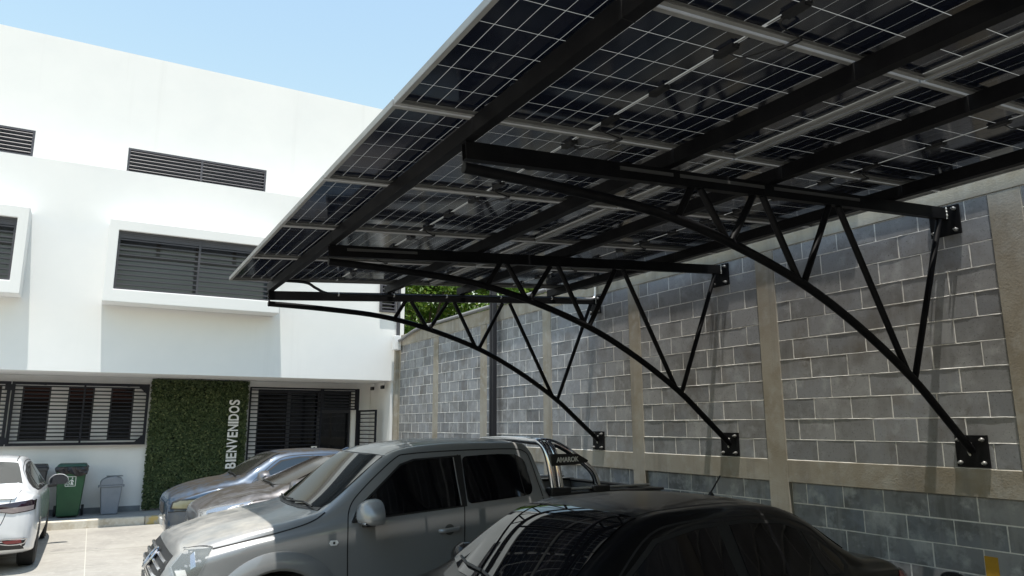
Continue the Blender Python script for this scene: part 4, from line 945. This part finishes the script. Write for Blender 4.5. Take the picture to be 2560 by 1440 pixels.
for q in (-1, 1): MB().prism([(1.95, q * 0.872, 1.10), (2.12, q * 0.868, 1.105), (2.12, q * 0.86, 1.20), (2.05, q * 0.855, 1.235)], (0, q * 0.014, 0)).build('mirror_base', black_p, pk.t)
pk.handle(2.84, 0.985, silver_p, 0.19); pk.handle(3.62, 1.01, silver_p, 0.17)
pk.patch('handle_recess_shade', mat('recess_shade_grey', (0.06, 0.062, 0.06), 0.35, coat=0.5), arc_pts(2.84, 0.987, 0.047, 0, 6.1, 16), off=0.0015, thick=0.004)  # flat dark patch: shading of the handle recess put into colour
pk.patch('side_repeater', letter_m, [(1.762, 0.955), (1.775, 0.975), (1.825, 0.975), (1.838, 0.955), (1.825, 0.935), (1.775, 0.935)], off=0.006, h=0.02); pk.patch('repeater_bulb', black_p, arc_pts(1.80, 0.955, 0.010, 0, 5.9, 10), off=0.008, h=0.02)
pk.wiper([(1.69, -0.60), (1.70, -0.30), (1.66, 0.02)]); pk.wiper([(1.68, 0.05), (1.67, 0.35), (1.71, 0.62)])
pk.patch('cowl', black_p, [(1.615, 0), (1.63, 0.35), (1.70, 0.72), (1.735, 0.70), (1.675, 0.35), (1.66, 0), (1.675, -0.35), (1.735, -0.70), (1.70, -0.72), (1.63, -0.35)], 'T', 0.006, h=0.05)
# load bed
bed = empty('load_bed', (3.86, 0, 0.6)); bed.parent = pk.t
def KB(o): o.parent = bed; o.matrix_parent_inverse = Matrix.Translation((-3.86, 0, -0.6)); return o
for q in (-1, 1):
    pl = [(0.80, 0.55), (0.872, 0.50), (0.888, 0.80), (0.875, 1.10), (0.865, 1.215), (0.80, 1.215)]
    KB(MB().prism([(3.935, q * a, b) for a, b in pl], (1.40, 0, 0)).build('side_panel', silver_p, bevel=0.01))
    KB(MB().box(3.93, 5.36, q * 0.835 - 0.05, q * 0.835 + 0.05, 1.216, 1.242).build('rail_cap', black_p, bevel=0.008))
    KB(MB().tube([(3.97, q * 0.80, 1.268), (5.2, q * 0.80, 1.268)], 0.014, 8).build('tie_rail', mat('tie_rail_grey', (0.42, 0.42, 0.42), 0.4, metal=0.2), smooth=True)); KB(MB().tube([(4.05, q * 0.835, 1.275), (5.2, q * 0.835, 1.275)], 0.012, 8).build('tie_rail', mat('tie_rail_grey', (0.42, 0.42, 0.42), 0.4, metal=0.2), smooth=True))
KB(MB().box(5.30, 5.355, -0.80, 0.80, 0.55, 1.205).build('tailgate', silver_p, bevel=0.012)); KB(MB().box(5.28, 5.365, -0.80, 0.80, 1.206, 1.235).build('tailgate_cap', black_p, bevel=0.008))
KB(MB().box(3.93, 5.30, -0.80, 0.80, 0.58, 0.64).build('floor', black_p)); KB(MB().box(3.925, 3.97, -0.80, 0.80, 0.64, 1.20).build('headboard', black_p, bevel=0.006))
for k in range(6): KB(MB().box(5.285, 5.299, -0.70 + k * 0.25, -0.60 + k * 0.25, 1.05, 1.12).build('liner_slot', alu))
# roll bar: two chrome hoops, brace tubes, black name panels
rb = empty('roll_bar', (4.0, 0, 1.26)); rb.parent = pk.t
def KR(o): o.parent = rb; o.matrix_parent_inverse = Matrix.Translation((-4.0, 0, -1.26)); return o
for dx in (0.0, 0.085):
    KR(MB().tube(cr([(3.99 + dx, -0.82, 1.27), (3.975 + dx, -0.80, 1.45), (3.955 + dx, -0.755, 1.63), (3.945 + dx, -0.66, 1.72), (3.94 + dx, -0.5, 1.735), (3.94 + dx, 0, 1.75), (3.94 + dx, 0.5, 1.735), (3.945 + dx, 0.66, 1.72), (3.955 + dx, 0.755, 1.63), (3.975 + dx, 0.80, 1.45), (3.99 + dx, 0.82, 1.27)], 6), 0.034, 14).build('hoop', chrome, smooth='all'))
for q in (-1, 1):
    KR(MB().tube(cr([(3.98, q * 0.60, 1.735), (4.08, q * 0.68, 1.72), (4.22, q * 0.75, 1.64), (4.40, q * 0.80, 1.50), (4.49, q * 0.815, 1.40), (4.53, q * 0.82, 1.27)], 6), 0.034, 14).build('brace', chrome, smooth='all'))
    for x0, x1 in ((3.93, 4.16), (4.44, 4.64)): KR(MB().box(x0, x1, q * 0.83 - 0.06, q * 0.83 + 0.06, 1.235, 1.295).build('foot', black_p, bevel=0.012))
    pl = [(3.965, 1.515), (3.955, 1.60), (3.99, 1.615), (4.28, 1.612), (4.41, 1.545), (4.40, 1.525), (4.25, 1.505), (3.99, 1.50)]
    np_ = KR(MB().prism([(a, q * 0.835, b) for a, b in pl], (0, -q * 0.05, 0)).build('name_panel', black_p, bevel=0.006))
cu = bpy.data.curves.new('lettering', 'FONT'); cu.body = 'AMAROK'; cu.size = 0.068; cu.extrude = 0.003; cu.offset = 0.0012
tmp = bpy.data.objects.new('tmp', cu); C.objects.link(tmp); dg = bpy.context.evaluated_depsgraph_get(); dg.update(); me = bpy.data.meshes.new_from_object(tmp.evaluated_get(dg)); bpy.data.objects.remove(tmp)
xs_ = [v.co.x for v in me.vertices]; k = 0.265 / (max(xs_) - min(xs_))
for v in me.vertices: v.co = (4.02 + (v.co.x - min(xs_)) * k, -0.838 - v.co.z - 0.001, 1.533 + v.co.y + (v.co.x - min(xs_)) * 0.02)
me.materials.clear(); me.materials.append(letter_m); me.name = 'lettering'; KR(link('lettering', me))

# --- sedans share one set of sections, stretched to each car
def sedan(xr, zr, w, dz=0.0, hood=0.0, roof=1.0):
    """xr: nose, windscreen foot, windscreen top, roof peak, rear glass top, boot, tail"""
    T = [0.0, 1.40, 2.15, 2.60, 3.25, 3.95, 4.50]
    rows = [(0.00, 0.42, 0.50, 0.60, 0.48, 0.42, 0.66, 0.67), (0.05, 0.32, 0.66, 0.64, 0.63, 0.54, 0.715, 0.735), (0.16, 0.24, 0.77, 0.68, 0.74, 0.61, 0.76, 0.79), (0.45, 0.21, 0.835, 0.75, 0.80, 0.655, 0.84, 0.88),
            (0.95, 0.20, 0.865, 0.84, 0.835, 0.70, 0.925, 0.96), (1.30, 0.20, 0.87, 0.885, 0.84, 0.72, 0.975, 1.005), (1.42, 0.20, 0.87, 0.90, 0.84, 0.715, 1.01, 1.05), (1.75, 0.20, 0.87, 0.92, 0.84, 0.645, 1.21, 1.27), (2.08, 0.20, 0.87, 0.93, 0.838, 0.585, 1.365, 1.425), (2.30, 0.20, 0.87, 0.935, 0.837, 0.565, 1.41, 1.465),
            (2.70, 0.20, 0.87, 0.94, 0.836, 0.555, 1.42, 1.48), (3.10, 0.20, 0.87, 0.948, 0.834, 0.55, 1.395, 1.455), (3.40, 0.20, 0.87, 0.955, 0.83, 0.56, 1.315, 1.37), (3.80, 0.20, 0.865, 0.962, 0.82, 0.62, 1.12, 1.16), (3.98, 0.21, 0.86, 0.965, 0.812, 0.67, 1.045, 1.075), (4.25, 0.24, 0.835, 0.955, 0.79, 0.67, 1.015, 1.04), (4.40, 0.28, 0.79, 0.93, 0.745, 0.63, 0.985, 1.005), (4.46, 0.33, 0.74, 0.89, 0.70, 0.58, 0.94, 0.955), (4.50, 0.42, 0.66, 0.82, 0.62, 0.5, 0.86, 0.87)]
    out = []
    for r in rows:
        x = float(np.interp(r[0], T, xr)); k = w / 0.87
        f = lambda z: z * zr if z < 0.45 else z * zr + dz * min(1, (z - 0.45) / 0.3) * (1 if r[0] > 0.6 else 1)
        up = hood * float(np.interp(r[0], [0, 0.9, 1.45, 1.8], [1, 1, 0.7, 0])); rw = float(np.interp(r[0], [1.4, 2.0, 3.3, 4.0], [1, roof, roof, 1]))
        out.append((x, r[1], r[2] * k, f(r[3]) + up, r[4] * k, r[5] * k * rw, f(r[6]) + up, f(r[7]) + up))
    return out, (lambda x: float(np.interp(x, T, xr))), (lambda z: z * zr + dz * min(1, max(0, (z - 0.45) / 0.3)))
def sedan_glass(car, X, Z, w, glass, trim, screen=None):
    k = w / 0.87
    car.patch('windscreen', screen or glass, [(X(1.36), 0), (X(1.40), 0.38 * k), (X(1.50), 0.64 * k), (X(2.14), 0.53 * k), (X(2.10), 0.25 * k), (X(2.09), 0), (X(2.10), -0.25 * k), (X(2.14), -0.53 * k), (X(1.50), -0.64 * k), (X(1.40), -0.38 * k)], 'T', 0.003, 0.006, h=0.06, flat=True)
    car.patch('rear_window', glass, [(X(3.30), 0), (X(3.32), 0.51 * k), (X(3.82), 0.625 * k), (X(3.87), 0.3 * k), (X(3.88), 0), (X(3.87), -0.3 * k), (X(3.82), -0.625 * k), (X(3.32), -0.51 * k)], 'T', 0.004, 0.008, h=0.045, flat=True)
    car.patch('window_trim', trim, [(X(1.56), Z(0.955)), (X(1.80), Z(1.11)), (X(2.14), Z(1.315)), (X(2.4), Z(1.365)), (X(2.75), Z(1.37)), (X(3.1), Z(1.345)), (X(3.4), Z(1.255)), (X(3.62), Z(1.115)), (X(3.66), Z(1.04)), (X(3.55), Z(0.995))], 'L', 0.002, h=0.05)
    car.patch('side_window', glass, [(X(1.66), Z(0.985)), (X(1.83), Z(1.10)), (X(2.16), Z(1.295)), (X(2.4), Z(1.345)), (X(2.52), Z(1.348)), (X(2.55), Z(0.985))], 'L', 0.005, 0.008, h=0.05, flat=True)
    car.patch('side_window', glass, [(X(2.62), Z(0.99)), (X(2.60), Z(1.35)), (X(2.75), Z(1.35)), (X(3.08), Z(1.327)), (X(3.22), Z(1.285)), (X(3.30), Z(1.005))], 'L', 0.005, 0.008, h=0.05, flat=True)
    car.patch('quarter_window', glass, [(X(3.34), Z(1.01)), (X(3.27), Z(1.27)), (X(3.38), Z(1.235)), (X(3.58), Z(1.10)), (X(3.60), Z(1.045)), (X(3.53), Z(1.012))], 'L', 0.005, h=0.05)
    car.line([(X(1.62), Z(0.42)), (X(1.60), Z(0.75)), (X(1.58), Z(0.96)), (X(1.8), Z(1.13)), (X(2.13), Z(1.34)), (X(2.4), Z(1.39)), (X(2.8), Z(1.395)), (X(3.12), Z(1.365)), (X(3.43), Z(1.27)), (X(3.60), Z(1.10)), (X(3.58), Z(0.93)), (X(3.42), Z(0.62)), (X(3.35), Z(0.45))], smooth=5)
    car.line([(X(2.575), Z(1.385)), (X(2.59), Z(0.97)), (X(2.58), Z(0.45))], smooth=4)
    for q in (-1, 1):
        car.line([(X(0.25), q * 0.60 * k), (X(0.7), q * 0.655 * k), (X(1.2), q * 0.69 * k), (X(1.42), q * 0.70 * k)], 0.007, 'T', smooth=5)
        car.line([(X(3.93), q * 0.60 * k), (X(4.1), q * 0.635 * k), (X(4.35), q * 0.62 * k)], 0.007, 'T', smooth=4)
        car.line([(X(2.12), q * 0.50 * k), (X(2.7), q * 0.485 * k), (X(3.25), q * 0.49 * k)], 0.014, 'T', m=trim, name='roof_seam')
    car.line([(X(2.12), -0.53 * k), (X(2.105), 0), (X(2.12), 0.53 * k)], 0.010, 'T', smooth=4)
# black sedan
xr = [0.74, 2.06, 2.75, 3.35, 3.95, 4.52, 4.98]
bst, X, Z = sedan(xr, 0.97, 0.86, roof=1.10)
bk = Car('black_sedan', bst, black_paint, (0, 3.88, 0), 0, 'black four door sedan with a stub roof aerial, parked under the solar roof', 'car', arches=(X(0.88), X(3.55)), r_arch=0.33)
sedan_glass(bk, X, Z, 0.86, mat('black_car_glass', (0.003, 0.003, 0.004), 0.03, spec=0.3), gap_m, mat('sedan_windscreen', (0.005, 0.005, 0.006), 0.02, spec=0.7))
bk.wheels((X(0.88), X(3.55)), 0.31, 0.74); bk.mirror(X(1.78), Z(1.0), 0.86, black_paint, -1, 0.85); bk.mirror(X(1.78), Z(1.0), 0.86, black_paint, 1, 0.85)
bk.handle(X(2.42), Z(0.86), black_paint); bk.handle(X(3.32), Z(0.89), black_paint)
bk.patch('tail_lamp', red_m, [(X(4.16), Z(0.90)), (X(4.24), Z(0.965)), (X(4.40), Z(0.955)), (X(4.47), Z(0.88)), (X(4.42), Z(0.76)), (X(4.27), Z(0.77))], 'L', 0.006, h=0.03)
bk.patch('headlamp', reflector, [(X(0.08), Z(0.66)), (X(0.3), Z(0.75)), (X(0.5), Z(0.79)), (X(0.42), Z(0.70)), (X(0.15), Z(0.60))], 'L', 0.004, h=0.04)
bk.line([(X(1.7), Z(0.90)), (X(2.6), Z(0.925)), (X(3.5), Z(0.95)), (X(4.15), Z(0.93))], 0.010, m=mat('chrome_line', (0.35, 0.35, 0.35), 0.2, metal=0.9), name='waist_strip', smooth=4)
bk.wiper([(X(1.42), -0.45), (X(1.40), -0.1), (X(1.44), 0.1)]); bk.wiper([(X(1.44), 0.12), (X(1.46), 0.35), (X(1.50), 0.5)])
an = empty('roof_aerial', (3.86, 0.0, 1.405)); an.parent = bk.t
MB().lathe([(0.024, -0.02), (0.021, 0.006), (0.011, 0.02), (0.006, 0.025)], (0, 0, 0), 'Z', 12).build('base', jb_m, an, smooth=True); MB().tube([(0, 0, 0.02), (0.10, 0.0, 0.13)], 0.0055, 8).build('rod', jb_m, an)
# warm grey sedan between the pickup and the blue car
xr = [1.14, 2.04, 2.84, 3.40, 4.00, 4.65, 5.20]
gst, X, Z = sedan(xr, 1.03, 0.87, 0.0, hood=0.14)
gy = Car('grey_sedan', gst, grey_p, (0, 9.95, 0), 0, 'dusty grey sedan parked between the pickup and the blue sedan', 'car', arches=(X(0.9), X(3.55)), r_arch=0.33)
sedan_glass(gy, X, Z, 0.87, cglass, gap_m, mat('dusty_screen', (0.035, 0.030, 0.026), 0.12, spec=0.7))
gy.wheels((X(0.9), X(3.55)), 0.31, 0.75); gy.mirror(2.20, 1.15, 0.86, grey_p, -1, 0.95); gy.mirror(2.20, 1.15, 0.86, grey_p, 1, 0.95)
gy.patch('headlamp', chrome, [(1.18, 0.80), (1.19, 0.90), (1.34, 0.955), (1.70, 1.02), (1.66, 0.975), (1.36, 0.86)], 'L', 0.005, h=0.03)
gy.patch('headlamp_lens', lens_m, [(1.17, 0.79), (1.18, 0.91), (1.33, 0.967), (1.74, 1.03), (1.68, 0.97), (1.36, 0.85)], 'L', 0.012, 0.0, h=0.03)
gy.patch('lamp_unit', letter_m, [(1.44, 0.935), (1.50, 0.965), (1.58, 0.985), (1.56, 0.95)], 'L', 0.007, h=0.03); gy.patch('lamp_unit', letter_m, [(1.22, 0.815), (1.24, 0.845), (1.34, 0.88), (1.33, 0.85)], 'L', 0.007, h=0.03)
gy.patch('headlamp_bezel', black_p, [(1.22, 0.85), (1.26, 0.90), (1.40, 0.925), (1.40, 0.89)], 'L', 0.007, h=0.03)
gy.patch('grille', black_p, [(-0.55, 0.50), (-0.62, 0.68), (0.62, 0.68), (0.55, 0.50)], 'F', 0.004, h=0.05)
for z in (0.56, 0.61, 0.66): gy.patch('grille_bar', chrome, [(-0.60, z - 0.008), (0.60, z - 0.008), (0.60, z + 0.008), (-0.60, z + 0.008)], 'F', 0.012, h=0.06)
gy.wiper([(X(1.38), -0.5), (X(1.40), -0.2), (X(1.40), 0.1)]); gy.wiper([(X(1.40), 0.15), (X(1.44), 0.45), (X(1.5), 0.6)])
# blue sedan next to the kerb
xr = [1.06, 2.06, 2.70, 3.25, 3.95, 4.75, 5.40]
bst, X, Z = sedan(xr, 1.01, 0.90, 0.02, hood=0.07)
bl = Car('blue_sedan', bst, blue_p, (0, 12.85, 0), 0, 'dusty steel blue sedan with yellowed headlamps parked nearest the white building', 'car', arches=(X(0.9), X(3.55)), r_arch=0.34)
sedan_glass(bl, X, Z, 0.90, mat('blue_side_glass', (0.02, 0.03, 0.04), 0.06, spec=0.7), gap_m, mat('dusty_screen_b', (0.025, 0.024, 0.022), 0.10, spec=0.6))
bl.wheels((X(0.9), X(3.55)), 0.32, 0.77); bl.mirror(X(1.82), Z(1.02), 0.90, blue_p, -1, 0.9); bl.mirror(X(1.82), Z(1.02), 0.90, blue_p, 1, 0.9)
hl = [(X(0.09), 0.69), (X(0.12), 0.775), (X(0.24), 0.81), (X(0.55), 0.825), (X(0.66), 0.81), (X(0.52), 0.72), (X(0.40), 0.685)]
bl.patch('headlamp', amber_lens, hl, 'L', 0.006, h=0.03, rnd=0.03); bl.patch('indicator', orange_m, [(X(0.50), 0.72), (X(0.52), 0.808), (X(0.63), 0.803), (X(0.55), 0.74)], 'L', 0.009, h=0.03)
bl.line(hl + [hl[0]], 0.016, m=black_p, name='lamp_bezel', off=0.008)
bl.patch('grille', black_p, [(-0.30, 0.58), (-0.34, 0.74), (0.34, 0.74), (0.30, 0.58)], 'F', 0.006, h=0.04)
bl.line([(-0.31, 0.57), (-0.35, 0.75), (0.35, 0.75), (0.31, 0.57), (-0.31, 0.57)], 0.02, 'F', m=chrome, name='grille_surround', off=0.012)
for k in range(9): bl.patch('grille_slat', chrome, [(-0.28 + k * 0.07, 0.59), (-0.27 + k * 0.07, 0.59), (-0.27 + k * 0.07, 0.73), (-0.28 + k * 0.07, 0.73)], 'F', 0.010, h=0.05)
bl.patch('number_plate', plate_m, [(-0.16, 0.40), (0.16, 0.40), (0.16, 0.49), (-0.16, 0.49)], 'F', 0.012, h=0.05)
bl.patch('bumper', mat('grey_bumper', (0.055, 0.065, 0.08), 0.5, noise=((0.08, 0.085, 0.09), 6, 4, 0.4, 0.7)), [(X(0.03), 0.36), (X(0.05), 0.63), (X(0.2), 0.65), (X(0.45), 0.655), (X(0.5), 0.40), (X(0.4), 0.28), (X(0.12), 0.27)], 'L', 0.005, h=0.04)
bl.line([(X(0.05), 0.635), (X(0.2), 0.655), (X(0.5), 0.66)], 0.012, smooth=3, off=0.007); bl.patch('fog_lamp', smoke_m, arc_pts(X(0.24), 0.42, 0.035, 0, 5.9, 14), 'L', 0.010, h=0.02)
bl.patch('lower_vent', black_p, [(X(0.10), 0.36), (X(0.10), 0.40), (X(0.18), 0.42), (X(0.18), 0.37)], 'L', 0.009, h=0.03)
bl.wiper([(X(1.38), -0.55), (X(1.40), -0.2), (X(1.40), 0.1)]); bl.wiper([(X(1.40), 0.15), (X(1.44), 0.45), (X(1.5), 0.62)])
fn = MB().prism([(3.85, -0.03, Z(1.43)), (4.05, -0.03, Z(1.39)), (4.04, -0.02, Z(1.47)), (3.98, -0.02, Z(1.485))], (0, 0.05, 0)).build('fin_aerial', blue_p, bl.t, bevel=0.008)
# white sedan seen from behind
xr = [0.0, 1.40, 2.15, 2.60, 3.30, 4.02, 4.50]
wst, X, Z = sedan(xr, 0.985, 0.88, 0.02)
wh = Car('white_sedan', wst, white_p, (-1.40, 16.22, 0), math.radians(-90), 'white sedan seen from behind, parked nose to the kerb', 'car', arches=(X(0.9), X(3.60)), r_arch=0.335)
sedan_glass(wh, X, Z, 0.88, mat('sedan_glass_grey', (0.055, 0.055, 0.052), 0.07, spec=0.6), gap_m)
wh.wheels((X(0.9), X(3.60)), 0.318, 0.765, 0.21); wh.mirror(X(1.80), Z(1.0), 0.88, white_p, 1, 0.95); wh.mirror(X(1.80), Z(1.0), 0.88, white_p, -1, 0.95)
for q in (-1, 1):
    f = lambda pts: [(q * a, b) for a, b in pts][::q]
    wh.patch('tail_lamp', smoke_red, f([(0.26, 0.83), (0.44, 0.895), (0.78, 0.935), (0.83, 0.92), (0.83, 0.80), (0.60, 0.775)]), 'B', 0.006, h=0.03)
    wh.patch('lamp_lower', smoke_m, f([(0.32, 0.828), (0.81, 0.865), (0.81, 0.81), (0.60, 0.783)]), 'B', 0.009, h=0.03)
    wh.patch('reflector', red_m, f([(0.52, 0.435), (0.72, 0.44), (0.73, 0.40), (0.56, 0.40)]), 'B', 0.012, h=0.03)
    wh.line([(q * 0.46, 0.415), (q * 0.60, 0.385), (q * 0.74, 0.39), (q * 0.765, 0.42), (q * 0.75, 0.455), (q * 0.50, 0.455)], 0.012, 'B', m=chrome, name='bumper_trim', off=0.012, smooth=4)
    wh.line([(q * 0.565, 0.96), (q * 0.53, 0.80), (q * 0.47, 0.62), (q * 0.36, 0.585), (0, 0.58)], 0.008, 'B', smooth=4)
wh.patch('lower_bumper', black_p, [(-0.76, 0.32), (-0.78, 0.43), (-0.5, 0.455), (0, 0.45), (0.5, 0.455), (0.78, 0.43), (0.76, 0.32)], 'B', 0.004, h=0.05)
wh.line([(-0.5, 0.375), (0, 0.40), (0.5, 0.375)], 0.02, 'B', m=chrome, name='bumper_trim', off=0.010, smooth=4)
wh.patch('number_plate', plate_m, [(-0.16, 0.66), (0.16, 0.66), (0.16, 0.74), (-0.16, 0.74)], 'B', 0.012, h=0.05)
wh.patch('trunk_lip', white_p, [(-0.6, 0.955), (0.6, 0.955), (0.62, 0.985), (-0.62, 0.985)], 'B', 0.03, h=0.05)

# --- motorcycle beside the wall, only its mirrors reach into view
mc = empty('motorcycle', (4.1, 2.1, 0), (0, 0, math.radians(4)), label='black motorcycle with round mirrors beside the yellow wall mark', cat='motorcycle')
for x in (-0.62, 0.62):
    w = empty('wheel', (x, 0, 0.30)); w.parent = mc
    MB().tube([(0.265 * math.cos(a), 0, 0.265 * math.sin(a)) for a in np.linspace(0, 2 * math.pi, 33)], 0.04, 10).build('tyre', tyre_m, w, smooth=True)
    mb = MB().lathe([(0.05, -0.05), (0.05, 0.05)], (0, 0, 0), 'Y', 14)
    for k in range(6): mb.bar((0, 0, 0), (0.24 * math.cos(k * 1.047), 0, 0.24 * math.sin(k * 1.047)), 0.02, 0.02, (0, 1, 0))
    mb.build('rim', rim_m, w)
MB().tube(cr([(-0.62, 0.07, 0.30), (-0.2, 0.08, 0.38), (0.15, 0.06, 0.45), (0.36, 0, 0.82)], 5), 0.022, 10).build('frame', steel_b, mc, smooth=True)
for q in (-1, 1): MB().tube([(0.62, q * 0.075, 0.30), (0.38, q * 0.075, 0.90)], 0.018, 10).build('fork', chrome, mc, smooth=True)
MB().lathe([(0.02, -0.22), (0.10, -0.18), (0.135, -0.05), (0.13, 0.08), (0.09, 0.18), (0.03, 0.22)], (0.08, 0, 0.78), 'X', 18).build('fuel_tank', black_paint, mc, smooth=True)
MB().tube(cr([(-0.12, 0, 0.74), (-0.3, 0, 0.75), (-0.55, 0, 0.80), (-0.72, 0, 0.83)], 4), [0.09, 0.105, 0.11, 0.11, 0.11, 0.105, 0.10, 0.10, 0.095, 0.09, 0.08, 0.07, 0.05], 12).build('seat', black_p, mc, smooth=True)
MB().box(-0.12, 0.22, -0.14, 0.14, 0.28, 0.58).build('engine', steel_g, mc, bevel=0.04)
MB().tube(cr([(0.22, 0.34, 0.96), (0.28, 0.2, 0.98), (0.34, 0, 0.93), (0.28, -0.2, 0.98), (0.22, -0.34, 0.96)], 5), 0.013, 10).build('handlebar', chrome, mc, smooth=True)
MB().lathe([(0.03, -0.06), (0.085, 0.0), (0.09, 0.05)], (0.42, 0, 0.86), 'X', 18).build('headlamp', chrome, mc, smooth=True)
for q in (-1, 1):
    mr = empty('mirror', (0.2, q * 0.36, 1.035)); mr.parent = mc
    MB().tube(cr([(0.03, -q * 0.13, -0.15), (0.02, -q * 0.08, -0.08), (0.012, 0, -0.02)], 4), 0.006, 8).build('stem', steel_b, mr, smooth=True)
    V = [(0.0, 0.066 * math.cos(a) + 0.01 * math.sin(2 * a), 0.05 * math.sin(a)) for a in np.linspace(0, 2 * math.pi, 25)[:-1]]
    MB().prism(V, (0.022, 0, 0)).build('shell', jb_m, mr, bevel=0.005)
    MB().prism([(-0.003, a * 0.86, b * 0.84) for _, a, b in V], (0.002, 0, 0)).build('glass', mat('mirror_glass', (0.05, 0.055, 0.065), 0.04, metal=0.9), mr)
    mr.rotation_euler = (0, math.radians(30), math.radians(0))
